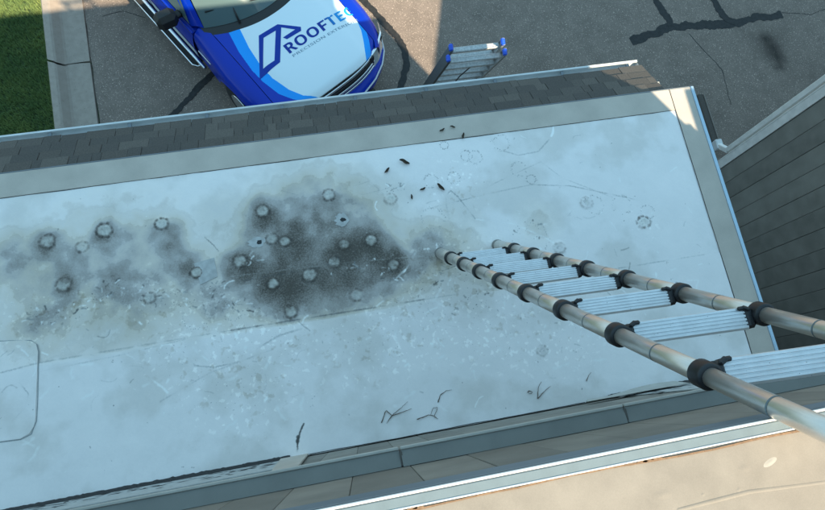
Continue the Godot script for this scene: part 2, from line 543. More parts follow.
func membrane_image() -> Image:
	var w := 2048
	var h := 704
	var n1 := noise_img(w, h, 0.0035, 101, 5)
	var n2 := noise_img(w, h, 0.017, 102, 6)
	var n3 := noise_img(w, h, 0.15, 103, 3)
	var n4 := noise_img(w, h, 0.25, 104, 2)
	var n5 := noise_img(w, h, 0.045, 105, 5)
	var n6 := noise_img(w, h, 0.03, 106, 4)
	# grime: soft blobs on a small mask, enlarged
	var blobs := [-1.82, -1.40, 0.085, 0.95, -1.69, -1.26, 0.10, 0.38, -1.73, -1.11, 0.08, 0.9, -1.47, -1.42, 0.075, 0.8, -1.40, -1.36, 0.10, 0.25, -1.10, -1.34, 0.11, 0.5, -0.95, -1.09, 0.09, 0.75, -1.02, -1.16, 0.10, 0.3, -2.02, -1.36, 0.14, 0.45, -0.46, -1.41, 0.085, 1.0, -0.48, -1.32, 0.12, 0.4, -0.64, -1.08, 0.09, 1.2, -0.56, -1.05, 0.09, 0.5, -0.31, -1.16, 0.10, 0.9, -0.27, -1.27, 0.05, 0.9, -0.44, -0.90, 0.13, 1.35, -0.3, -0.88, 0.15, 0.5]
	blobs += [-0.06, -0.85, 0.17, 0.5, 0.04, -1.07, 0.10, 0.95, 0.22, -1.09, 0.09, 1.2, 0.12, -1.08, 0.12, 0.5, 0.34, -0.93, 0.075, 1.1, 0.35, -1.0, 0.05, 0.9, 0.24, -0.94, 0.10, 0.6, -0.02, -0.97, 0.12, 0.6]
	blobs += [-0.25, -1.12, 0.40, 0.24, 0.08, -1.2, 0.30, 0.20, -1.4, -1.15, 0.5, 0.20, -1.9, -1.1, 0.35, 0.14, -0.10, -1.35, 0.26, 0.26, -0.27, -0.95, 0.2, 0.28, 0.24, -0.83, 0.16, 0.35, -1.88, -0.92, 0.13, 0.3, -1.3, -0.98, 0.2, 0.28, -1.45, -1.08, 0.09, 0.5, -0.82, -0.87, 0.14, 0.3, 0.50, -0.90, 0.12, 0.35, 0.60, -1.06, 0.12, 0.28, 1.36, -1.06, 0.12, 0.1, 0.75, -0.95, 0.2, 0.15, 1.0, -0.75, 0.12, 0.2]
	var mw := 285
	var mh := 98
	var mask := PackedFloat32Array()
	mask.resize(mw * mh)
	for y in mh:
		for x in mw:
			var X := TX0 + (TX1 - TX0) * x / mw
			var Z := TZ0 + (TZ1 - TZ0) * y / mh
			var v := 0.0
			for k in range(0, blobs.size(), 4):
				var dd: float = (X - blobs[k]) ** 2 + (Z - blobs[k + 1]) ** 2
				var rr: float = blobs[k + 2]
				if dd < rr * rr * 7.0:
					v += blobs[k + 3] * exp(-dd / (rr * rr))
			# the overlap below stopped the runoff: grime ends at the seam
			if Z > -0.66:
				v *= 0.25 * exp(-(Z + 0.66) / 0.1)
			mask[y * mw + x] = v * lerpf(0.56, 0.80, smoothstep(-0.95, -0.65, X))
	var mi := Image.create_from_data(mw, mh, false, Image.FORMAT_RF, mask.to_byte_array())
	mi.resize(w, h, Image.INTERPOLATE_CUBIC)
	var gm := mi.get_data().to_float32_array()
	# rough, picked-at areas
	var rough := [-1.64, -1.00, 0.16, -1.22, -0.94, 0.2, -1.91, -0.92, 0.2, -0.86, -0.81, 0.18, 0.83, -0.40, 0.25, 0.46, -0.59, 0.2, -0.50, -0.62, 0.2, 0.28, -0.49, 0.22, 2.10, -0.95, 0.1, -0.79, -0.30, 0.25, -1.12, -0.60, 0.2, 0.04, -0.40, 0.25, 0.6, -0.9, 0.2, 0.85, -1.4, 0.2, -0.6, -0.45, 0.3, 0.9, -0.75, 0.25, 1.3, -0.35, 0.3]
	mask.fill(0.0)
	for y in mh:
		for x in mw:
			var X := TX0 + (TX1 - TX0) * x / mw
			var Z := TZ0 + (TZ1 - TZ0) * y / mh
			var v := 0.0
			for k in range(0, rough.size(), 3):
				var dd: float = (X - rough[k]) ** 2 + (Z - rough[k + 1]) ** 2
				var rr: float = rough[k + 2]
				if dd < rr * rr * 6.0:
					v += exp(-dd / (rr * rr))
			mask[y * mw + x] = v
	mi = Image.create_from_data(mw, mh, false, Image.FORMAT_RF, mask.to_byte_array())
	mi.resize(w, h, Image.INTERPOLATE_CUBIC)
	var rm := mi.get_data().to_float32_array()
	var d := PackedByteArray()
	d.resize(w * h * 3)
	for i in w * h:
		var a := n1[i] / 255.0
		var b := n2[i] / 255.0
		var c := n3[i] / 255.0
		var e := n4[i] / 255.0
		var v := 7.0 * (a - 0.5) + 5.0 * (b - 0.5) + 4.0 * (c - 0.5)
		var r := 236.0 + v * 1.15
		var g := 231.0 + v
		var bl := 229.0 + v * 0.9
		var hz := clampf((0.50 - a) * 1.2 + (0.5 - b) * 0.25, 0.0, 0.30)
		r -= hz * 40.0
		g -= hz * 42.0
		bl -= hz * 50.0
		var gr := gm[i]
		if gr > 0.006:
			# layered silt: every level ends in a dried edge; dense dirt is mottled and grainy
			var hgt := gr + (0.20 * (a - 0.5) + 0.26 * (b - 0.5) + 0.05 * (c - 0.5)) * minf(1.0, gr * 4.0)
			var k := 0.82 * (1.0 - exp(-1.3 * maxf(hgt - 0.03, 0.0) * (0.55 + 0.9 * b)))
			for lv in LEVELS:
				var f: float = hgt - lv
				k += 0.045 * smoothstep(-0.004, 0.006, f)
				if f > -0.004 and f < 0.012:
					k += 0.05 * b
			var core := minf(1.0, gr * 1.6)
			k *= 1.0 + core * (0.30 * (c - 0.5) + 0.45 * (e - 0.5))
			k = clampf(k, 0.0, 0.93)
			var tan_ := clampf(1.0 - absf(hgt - 0.12) * 8.0, 0.0, 1.0) * 0.10
			r = lerpf(r, 62.0, k) + tan_ * 40.0
			g = lerpf(g, 55.0, k)
			bl = lerpf(bl, 47.0, k) - tan_ * 90.0
		var ro := rm[i]
		if ro > 0.1:
			# flaked coating: irregular pale chips and dull worn spots
			var f5 := n5[i] / 255.0
			var p := smoothstep(0.70, 0.80, f5 + 0.04 * minf(ro, 1.2) + 0.16 * (a - 0.5)) * minf(1.0, ro * 1.5)
			var dl := smoothstep(0.74, 0.90, n6[i] / 255.0 + 0.04 * minf(ro, 1.2) - 0.2 * (a - 0.5)) * minf(1.0, ro)
			r += 19.0 * p - 20.0 * dl
			g += 19.0 * p - 22.0 * dl
			bl += 18.0 * p - 26.0 * dl
			if p > 0.02 and p < 0.3:
				r -= 5.0
				g -= 5.0
				bl -= 5.0
			var pk := smoothstep(0.80, 0.9, e * 0.55 + c * 0.45 + 0.04 * minf(ro, 1.2)) * minf(1.0, ro)
			r *= 1.0 - 0.5 * pk
			g *= 1.0 - 0.5 * pk
			bl *= 1.0 - 0.48 * pk
		elif e > 0.95 and c > 0.66:
			r *= 0.7
			g *= 0.7
			bl *= 0.7
		d[i * 3] = int(clampf(r, 0, 255))
		d[i * 3 + 1] = int(clampf(g, 0, 255))
		d[i * 3 + 2] = int(clampf(bl, 0, 255))
	# lines: scuffs, drips, dirt in the seams
	var grey := Color8(120, 126, 128)
	var dark := Color8(70, 72, 72)
	var pale := Color8(252, 252, 250)
	var strokes := [
		[[-0.71, -1.01, 0.03, -0.985, 0.56, -0.95], pale, 4.0, 0.2], [[0.59, -1.27, 1.09, -1.32, 1.39, -1.34, 1.67, -1.29, 2.14, -1.11], grey, 3.5, 0.4], [[0.77, -1.18, 0.77, -1.28, 0.78, -1.35, 0.82, -1.38, 0.86, -1.33, 0.95, -1.15], grey, 4.0, 0.5], [[0.95, -1.15, 1.2, -1.08, 1.4, -0.95, 1.5, -0.85], pale, 5.0, 0.5],
		[[1.05, -1.36, 1.3, -1.44, 1.5, -1.5, 1.62, -1.36, 1.95, -1.16], grey, 3.0, 0.32], [[-0.37, -0.02, -0.40, 0.03, -0.42, 0.08, -0.43, 0.14], dark, 4.0, 2.0], [[-0.412, 0.05, -0.423, 0.085], dark, 8.0, 2.0], [[-2.11, -0.63, -1.88, -0.655, -0.93, -0.662, 2.6, -0.655], grey, 4.0, 0.30], [[-0.75, -0.662, 0.5, -0.66], dark, 4.5, 0.35], [[-1.88, -0.6, -1.4, -0.62, -1.0, -0.655], grey, 3.0, 0.3],
		[[-2.0, -0.55, -1.95, -0.48, -1.97, -0.4, -2.05, -0.33], grey, 3.0, 0.4], [[-1.02, -0.54, -0.98, -0.48, -0.87, -0.45, -0.7, -0.46], grey, 3.5, 0.45], [[-0.85, -1.3, -0.8, -1.24, -0.77, -1.19], dark, 3.0, 0.5], [[0.3, -0.8, 0.42, -0.88, 0.5, -0.98], pale, 6.0, 0.5], [[0.5, -0.86, 0.66, -0.83, 0.8, -0.86], dark, 3.0, 0.45], [[0.55, -0.62, 0.62, -0.71, 0.68, -0.8], pale, 7.0, 0.5],
		[[-0.6, -0.52, -0.45, -0.58, -0.3, -0.6], grey, 5.0, 0.25], [[-1.2, -0.3, -0.9, -0.42, -0.5, -0.5], grey, 4.0, 0.22], [[0.05, -1.62, 0.1, -1.5, 0.22, -1.44, 0.4, -1.46], grey, 2.5, 0.35], [[-0.32, -1.55, -0.15, -1.47, 0.1, -1.5, 0.28, -1.53, 0.36, -1.42], grey, 2.2, 0.35], [[1.25, -1.62, 1.35, -1.57, 1.5, -1.58, 1.6, -1.66], grey, 4.0, 0.3], [[-1.25, -0.45, -1.18, -0.38, -1.15, -0.34], pale, 6.0, 0.7],
		[[-1.0, -0.62, -0.96, -0.56, -0.9, -0.5], pale, 5.0, 0.6], [[-0.63, -0.97, -0.2, -0.98, 0.1, -0.965], dark, 5.0, 0.35]]
	var r := RandomNumberGenerator.new()
	r.seed = 77
	for s in strokes:
		var p := pairs(s[0])
		for k in p.size() - 1:
			var u0 := roof_uv(Vector3(p[k].x, 0, p[k].y)) * Vector2(w, h)
			var u1 := roof_uv(Vector3(p[k + 1].x, 0, p[k + 1].y)) * Vector2(w, h)
			var steps := int(u0.distance_to(u1) / 1.5) + 1
			for q in steps:
				var t := u0.lerp(u1, float(q) / steps)
				var nn := n2[mini(int(clampf(t.y, 0, h - 1)) * w + int(clampf(t.x, 0, w - 1)), w * h - 1)] / 255.0
				dab(d, w, h, t.x + r.randf_range(-0.7, 0.7), t.y + r.randf_range(-0.7, 0.7), s[2] * r.randf_range(0.35, 0.75), s[1], s[3] * clampf(nn * 3.0 - 0.95, 0.03, 1.0) * 0.5)
	# dotted rings where water stood round small things, and scraped spots
	var rings := [0.98, -1.62, 0.04, 0.84, -1.72, 0.03, 1.25, -1.68, 0.06, 1.33, -1.47, 0.055, 0.86, -1.47, 0.045, 1.04, -1.6, 0.05, 1.4, -1.38, 0.035, 0.7, -1.47, 0.05, 0.66, -1.2, 0.08, 1.3, -0.95, 0.12, 2.0, -1.1, 0.07, -0.72, -0.78, 0.06, -0.95, -0.8, 0.09, 2.17, -1.02, 0.05, 1.8, -1.13, 0.07]
	for k in range(0, rings.size(), 3):
		var u := roof_uv(Vector3(rings[k], 0, rings[k + 1])) * Vector2(w, h)
		for q in 46:
			var a := r.randf() * TAU
			var rr: float = rings[k + 2] * 359.0 * r.randf_range(0.85, 1.1)
			dab(d, w, h, u.x + cos(a) * rr, u.y + sin(a) * rr, r.randf_range(0.8, 1.7), dark if r.randf() < 0.35 else grey, 0.35)
	for k in 150:
		var x := r.randf() * w
		var y := r.randf() * h
		var l := r.randf_range(1.0, 4.0)
		var a := r.randf() * TAU
		var col: Color = dark if r.randf() < 0.4 else (pale if r.randf() < 0.6 else grey)
		for q in int(l):
			dab(d, w, h, x + cos(a) * q * 2.0 + r.randf_range(-2, 2), y + sin(a) * q * 2.0 + r.randf_range(-2, 2), r.randf_range(0.8, 1.7), col, 0.4)
	for k in 40:   # pale smears of old coating
		var X := r.randf_range(-2.3, 1.6)
		var Z := r.randf_range(-0.62, 0.0)
		var u := roof_uv(Vector3(X, 0, Z)) * Vector2(w, h)
		var a := r.randf() * TAU
		var l := r.randf_range(4.0, 26.0)
		for q in int(l):
			a += r.randf_range(-0.3, 0.3)
			u += Vector2(cos(a), sin(a)) * 1.6
			dab(d, w, h, u.x, u.y, r.randf_range(1.5, 6.0), pale, 0.14)
	# scuffs and scrapes, thick on the trodden parts
	for k in 420:
		var X := r.randf_range(-2.3, 2.5)
		var Z := r.randf_range(-1.7, 0.1)
		var busy := exp(-((Z + 0.55) ** 2) / 0.12) + 0.3 * float(X > 0.3)
		if r.randf() > busy:
			continue
		var u := roof_uv(Vector3(X, 0, Z)) * Vector2(w, h)
		var a := r.randf() * TAU
		var bend := r.randf_range(-0.07, 0.07)
		var l := int(2.0 + 22.0 * pow(r.randf(), 2.0))
		var pick := r.randf()
		var col: Color = pale if pick < 0.5 else (grey if pick < 0.85 else dark)
		var rad := r.randf_range(0.8, 2.4)
		var al := r.randf_range(0.15, 0.5) if pick < 0.5 else r.randf_range(0.06, 0.26)
		if pick < 0.5:
			rad *= 1.6
		for q in l:
			a += bend + r.randf_range(-0.2, 0.2)
			u += Vector2(cos(a), sin(a)) * 1.7
			dab(d, w, h, u.x, u.y, rad * r.randf_range(0.6, 1.2), col, al)
	# crusts: torn pale coating with black specks along its rim
	var crusts := [-1.45, -1.05, 0.07, -1.33, -0.97, 0.09, -1.52, -1.0, 0.05, -1.2, -0.95, 0.06, -1.05, -0.92, 0.07, -0.86, -0.86, 0.08, -0.82, -0.95, 0.05, -1.72, -0.93, 0.08, -1.88, -0.95, 0.07, -0.68, -0.80, 0.06, -0.02, -0.97, 0.08, 0.2, -0.93, 0.09, 0.33, -0.86, 0.05, -0.58, -1.10, 0.05, 0.62, -0.95, 0.1, 0.72, -0.78, 0.09, 0.5, -0.75, 0.08, 0.82, -0.60, 0.1, 1.33, -1.02, 0.09, 0.45, -1.45, 0.05]
	for k in range(0, crusts.size(), 3):
		for q in 9:
			var a := r.randf() * TAU
			var rr: float = crusts[k + 2] * sqrt(r.randf())
			var u := roof_uv(Vector3(crusts[k] + cos(a) * rr * 1.3, 0, crusts[k + 1] + sin(a) * rr * 0.7)) * Vector2(w, h)
			var col: Color = pale if r.randf() < 0.55 else (dark if r.randf() < 0.5 else grey)
			var al := r.randf_range(0.12, 0.4)
			var bend := r.randf_range(-0.15, 0.15)
			for e in int(r.randf_range(3.0, 11.0)):
				a += bend + r.randf_range(-0.4, 0.4)
				u += Vector2(cos(a), sin(a) * 0.7) * 1.8
				dab(d, w, h, u.x, u.y, r.randf_range(0.9, 3.4), col, al)
		for q in 22:
			var a := r.randf() * TAU
			var rr: float = crusts[k + 2] * r.randf_range(0.3, 1.25)
			var u := roof_uv(Vector3(crusts[k] + cos(a) * rr * 1.3, 0, crusts[k + 1] + sin(a) * rr * 0.7)) * Vector2(w, h)
			dab(d, w, h, u.x, u.y, r.randf_range(0.6, 1.5), dark, r.randf_range(0.15, 0.7))
	# plates: rubbed pale on top, dirt caught round the rim
	for k in range(0, DISCS.size(), 3):
		var u := roof_uv(Vector3(DISCS[k], 0, DISCS[k + 1])) * Vector2(w, h)
		var tone: float = DISCS[k + 2]
		var big := r.randf_range(0.78, 1.12)
		var squash := r.randf_range(0.85, 1.0)
		for q in 60:
			var a := r.randf() * TAU
			var rr := r.randf_range(14.5, 19.0)
			dab(d, w, h, u.x + cos(a) * rr * big, u.y + sin(a) * rr * big * squash, r.randf_range(2.0, 5.0), Color8(52, 48, 44), 0.20 * tone)
		for q in 70:
			var a := r.randf() * TAU
			var rr := 12.0 * sqrt(r.randf())
			dab(d, w, h, u.x + cos(a) * rr * big, u.y + sin(a) * rr * big * squash, r.randf_range(3.5, 6.0), Color8(212, 210, 202), 0.15 * tone)
		for q in 16:
			var a := r.randf() * TAU
			var rr := r.randf_range(4.0, 9.0)
			dab(d, w, h, u.x + cos(a) * rr * big, u.y + sin(a) * rr * big * squash, r.randf_range(1.0, 2.2), grey, 0.14)
	return Image.create_from_data(w, h, false, Image.FORMAT_RGB8, d)

func garage() -> void:
	var g := thing("garage", "single storey garage wing with stained white membrane roof and brown shingle edge", "building")
	# walls below the roof
	var st := mb()
	b2(st, Vector3(-7, 0, -2.0), Vector3(2.55, 3.72, -1.85))
	obj("wall", st, M.siding[0], g)
	st = mb()
	b2(st, Vector3(2.42, 0, -1.85), Vector3(2.55, 3.72, WALL_Z))
	obj("wall", st, M.siding[1], g)
	st = mb()
	b2(st, Vector3(-7, 3.72, -2.06), Vector3(2.62, 4.02, WALL_Z - 0.002))
	obj("roof_frame", st, M.pale_trim, g)
	st = mb()
	b2(st, Vector3(-7, 4.022, -1.93), Vector3(2.79, 4.10, WALL_Z - 0.002), 0.004)
	obj("roof_deck", st, M.pale_trim, g)
	# membrane
	var mm := StandardMaterial3D.new()
	mm.albedo_texture = tex(membrane_image())
	mm.roughness = 0.62
	var hb := noise_img(1024, 352, 0.012, 141, 4)
	var hc := noise_img(1024, 352, 0.12, 142, 2)
	var hd := PackedByteArray()
	hd.resize(1024 * 352)
	for i in hd.size():
		hd[i] = int(hb[i] * 0.9 + hc[i] * 0.1)
	mm.heightmap_enabled = true
	mm.heightmap_texture = tex(Image.create_from_data(1024, 352, false, Image.FORMAT_L8, hd))
	mm.heightmap_scale = 0.6
	st = mb()
	slab(st, PackedVector2Array([Vector2(-7, -1.90), Vector2(2.77, -1.90), Vector2(2.77, WALL_Z - 0.004), Vector2(-7, WALL_Z - 0.004)]), 4.102, ROOF, roof_uv)
	var roof := obj("roof_membrane", st, mm, g)
	# the sheet nearer the wall laps over the outer one; its edge wavers
	var edge := [Vector2(-7, WALL_Z - 0.006)]
	var x := -7.0
	while x < 2.6:
		edge.append(Vector2(x, -0.655 + 0.006 * sin(x * 3.1) + rng.randf_range(-0.002, 0.002)))
		x += 0.12
	edge += [Vector2(2.6, -0.65), Vector2(2.6, WALL_Z - 0.006)]
	st = mb()
	slab(st, PackedVector2Array(edge), ROOF + 0.0005, ROOF + 0.0045, roof_uv)
	obj("overlap_sheet", st, mm, roof)
	var pp := []
	for q in pairs([-2.75, -0.87, -2.11, -0.82, -1.97, -0.805, -1.925, -0.79, -1.90, -0.77, -1.89, -0.72, -1.915, -0.31, -1.925, -0.28, -1.95, -0.245, -2.00, -0.225, -2.12, -0.23, -2.75, -0.27]):
		pp.append(q)
	st = mb()
	slab(st, PackedVector2Array(pp), ROOF + 0.005, ROOF + 0.009, roof_uv)
	obj("membrane_patch", st, mm, roof)
	st = mb()
	ribbon(st, pairs([-2.75, -0.873, -2.11, -0.824, -1.93, -0.797, -1.893, -0.765, -1.884, -0.72, -1.909, -0.31, -1.94, -0.24, -2.00, -0.219, -2.12, -0.224, -2.75, -0.264]), 0.005, ROOF + 0.0062, 5, 0.001, 0.5)
	obj("patch_seam", st, M.plate_dull, roof)
	# a small scrap of patch beside the stain
	st = mb()
	slab(st, PackedVector2Array([Vector2(-0.93, -1.13), Vector2(-0.80, -1.15), Vector2(-0.79, -1.02), Vector2(-0.90, -0.985)]), ROOF + 0.0005, ROOF + 0.003, roof_uv)
	obj("membrane_patch", st, M.plate, roof)
	# round fastening plates under the sheet stand out as shallow discs
	for k in range(0, DISCS.size(), 3):
		st = mb(true)
		var r := rng.randf_range(0.040, 0.052)
		var c := Vector3(DISCS[k], ROOF, DISCS[k + 1])
		var prof := [[0.0, 0.0040], [0.3, 0.0042], [0.5, 0.0062], [0.68, 0.0058], [0.9, 0.003], [1.12, 0.0012], [1.3, 0.0003]]
		var wob := []
		for i in 20:
			wob.append(rng.randf_range(0.93, 1.07))
		for j in prof.size() - 1:
			for i in 20:
				var p := []
				for e in [[i, j], [i + 1, j], [i + 1, j + 1], [i, j + 1]]:
					var a: float = TAU * e[0] / 20.0
					p.append(c + Vector3(cos(a), 0, sin(a)) * r * prof[e[1]][0] * wob[e[0] % 20] + Vector3(0, prof[e[1]][1], 0))
				var order := [0, 3, 2] if j == 0 else [0, 2, 1, 0, 3, 2]
				for o in order:
					st.set_uv(roof_uv(p[o]))
					st.add_vertex(p[o])
		obj("fastener_plate", st, mm, roof)
	# two torn spots with a hole showing the black underlay
	for q in [[-0.515, -1.21, 0.07, 0.045], [0.05, -1.28, 0.055, 0.06]]:
		st = mb()
		var poly := PackedVector2Array()
		for i in 22:
			var a := TAU * i / 22.0
			poly.append(Vector2(q[0] + cos(a) * q[2] * rng.randf_range(0.55, 1.0), q[1] + sin(a) * q[3] * rng.randf_range(0.6, 1.0)))
		slab(st, poly, ROOF + 0.0005, ROOF + 0.003)
		var scrap := obj("scraped_patch", st, M.plate, roof)
		st = mb()
		poly = PackedVector2Array()
		for i in 9:
			var a := TAU * i / 9.0
			poly.append(Vector2(q[0] + 0.012 + cos(a) * 0.02 * rng.randf_range(0.6, 1.2), q[1] + sin(a) * 0.017 * rng.randf_range(0.6, 1.2)))
		slab(st, poly, ROOF + 0.003, ROOF + 0.0042)
		obj("hole", st, M.mastic, roof)
	# border strips taped along the two free edges
	st = mb()
	b2(st, Vector3(-7, ROOF + 0.0005, -1.925), Vector3(2.602, ROOF + 0.005, -1.757), 0.002)
	obj("cover_strip", st, M.strip, g)
	st = mb()
	b2(st, Vector3(2.604, ROOF + 0.0005, -1.925), Vector3(2.770, ROOF + 0.006, WALL_Z - 0.004), 0.002)
	obj("cover_strip", st, M.strip, g)
	for q in [[-7.0, -1.756, 2.6, -1.756], [2.603, -1.924, 2.603, 0.17]]:
		st = mb()
		ribbon(st, [Vector2(q[0], q[1]), Vector2(q[2], q[3])], 0.0042, ROOF + 0.0015 if q[0] < 0 else ROOF + 0.0062, 3, 0.001, 0.5)
		obj("seam_line", st, M.tar, g)
	st = mb()
	b2(st, Vector3(2.772, 4.03, -1.93), Vector3(2.797, ROOF + 0.012, WALL_Z - 0.004), 0.005)
	obj("edge_trim", st, M.blue_metal, g)
	st = mb()
	b2(st, Vector3(-7, 4.03, -1.935), Vector3(2.79, ROOF + 0.003, -1.9262), 0.002)
	obj("drip_edge", st, M.hanger, g)
	# shingle slope: a board with single shingles on it
	var s0 := Vector3(0, 4.095, -1.935)
	var s1 := Vector3(0, 3.892, -2.268)
	var dn := (s1 - s0).normalized()
	var nrm := Vector3(0, -dn.z, dn.y).normalized()
	if nrm.y < 0:
		nrm = -nrm
	st = mb()
	var len := s0.distance_to(s1)
	bx(st, Transform3D(Basis(Vector3.RIGHT, nrm, Vector3.RIGHT.cross(nrm)), Vector3(-2.2, 0, 0) + (s0 + s1) * 0.5 - nrm * 0.012), Vector3(9.6, 0.02, len))
	var slope := obj("shingle_slope", st, M.shingle[4], g)
	var variants := []
	for k in 6:
		st = mb()
		bx(st, at(Vector3.ZERO), Vector3(0.06 + 0.028 * k, 0.0065, 0.13), 0.0015)
		st.generate_normals()
		variants.append(st.commit())
	var kk := 0
	for row in 4:
		var off := 0.050 + row * 0.0965
		x = 2.60
		if row % 2 == 1:
			x += 0.0
		while x > -4.2:
			var v := rng.randi() % 6
			var wd := 0.06 + 0.028 * v
			if x - wd < -4.2:
				break
			var o := fast("shingle", kk, variants[v], M.shingle[rng.randi() % 5], slope)
			kk += 1
			var c := s0 + dn * (off + rng.randf_range(-0.004, 0.004)) + nrm * (0.004 + (0.0035 if rng.randf() < 0.45 else 0.0))
			var tb := Basis(Vector3.RIGHT, nrm, Vector3.RIGHT.cross(nrm)) * Basis(Vector3.RIGHT, 0.045 + rng.randf_range(0.0, 0.02)) * Basis(Vector3.UP, rng.randf_range(-0.012, 0.012))
			o.transform = Transform3D(tb, Vector3(x - wd * 0.5, c.y, c.z))
			x -= wd + 0.0018
	# gutter: open trough with rolled lip
	var prof := [Vector2(-2.268, 3.862), Vector2(-2.268, 3.765), Vector2(-2.33, 3.758), Vector2(-2.356, 3.79), Vector2(-2.370, 3.832), Vector2(-2.366, 3.845), Vector2(-2.352, 3.845), Vector2(-2.350, 3.835)]
	st = mb()
	for k in prof.size() - 1:
		var a: Vector2 = prof[k]
		var b: Vector2 = prof[k + 1]
		var t := (b - a).normalized()
		var n := Vector2(t.y, -t.x) * 0.0012
		for s in [1.0, -1.0]:
			var nn: Vector2 = n * s
			quad(st, Vector3(-7, a.y + nn.y, a.x + nn.x), Vector3(2.605, a.y + nn.y, a.x + nn.x), Vector3(2.605, b.y + nn.y, b.x + nn.x), Vector3(-7, b.y + nn.y, b.x + nn.x), Vector3(0, nn.y, nn.x))
	var gut := obj("gutter", st, M.white, g)
	st = mb()
	var ring := []
	for k in 5:
		ring.append(Vector2(prof[k].x, prof[k].y))
	for k in range(1, 4):
		for s in [1.0, -1.0]:
			var xx: float = 2.605 + 0.001 * s
			tri(st, Vector3(xx, ring[0].y, ring[0].x), Vector3(xx, ring[k].y, ring[k].x), Vector3(xx, ring[k + 1].y, ring[k + 1].x), Vector3(s, 0, 0))
	obj("end_cap", st, M.white, gut)
	for k in 10:
		st = mb()
		var hx := 2.52 - k * 0.555
		b2(st, Vector3(hx - 0.013, 3.824, -2.351), Vector3(hx + 0.013, 3.838, -2.27), 0.002)
		obj("gutter_hanger", st, M.hanger, gut)
	st = mb()
	b2(st, Vector3(-7, 3.73, -2.266), Vector3(2.60, 3.85, -2.24), 0.003)
	obj("fascia_board", st, M.pale_trim, g)
	st = mb()
	b2(st, Vector3(-7, 3.705, -2.24), Vector3(2.60, 3.72, -2.0))
	obj("soffit", st, M.pale_trim, g)

# ------------------------------------------------------------------ upper house
func boards(parent: Node, called: String, x0: float, x1: float, y0: float, y1: float, pitch: float, phase: float, mats: Array) -> void:
	var ms := {}
	var k := 0
	var i := int(floor((x0 - phase) / pitch))
	while phase + i * pitch < x1:
		var a := maxf(x0, phase + i * pitch + 0.001)
		var b := minf(x1, phase + (i + 1) * pitch - 0.001)
		i += 1
		if b - a < 0.01:
			continue
		var key := "%.3f" % (b - a)
		if not ms.has(key):
			var st := mb()
			bx(st, at(Vector3.ZERO), Vector3(b - a, y1 - y0, 0.016), 0.0015)
			st.generate_normals()
			ms[key] = st.commit()
		var o := fast(called, k, ms[key], mats[rng.randi() % mats.size()], parent)
		o.position = Vector3((a + b) * 0.5, (y0 + y1) * 0.5, WALL_Z + 0.008 + rng.randf_range(0.0, 0.0015))
		k += 1

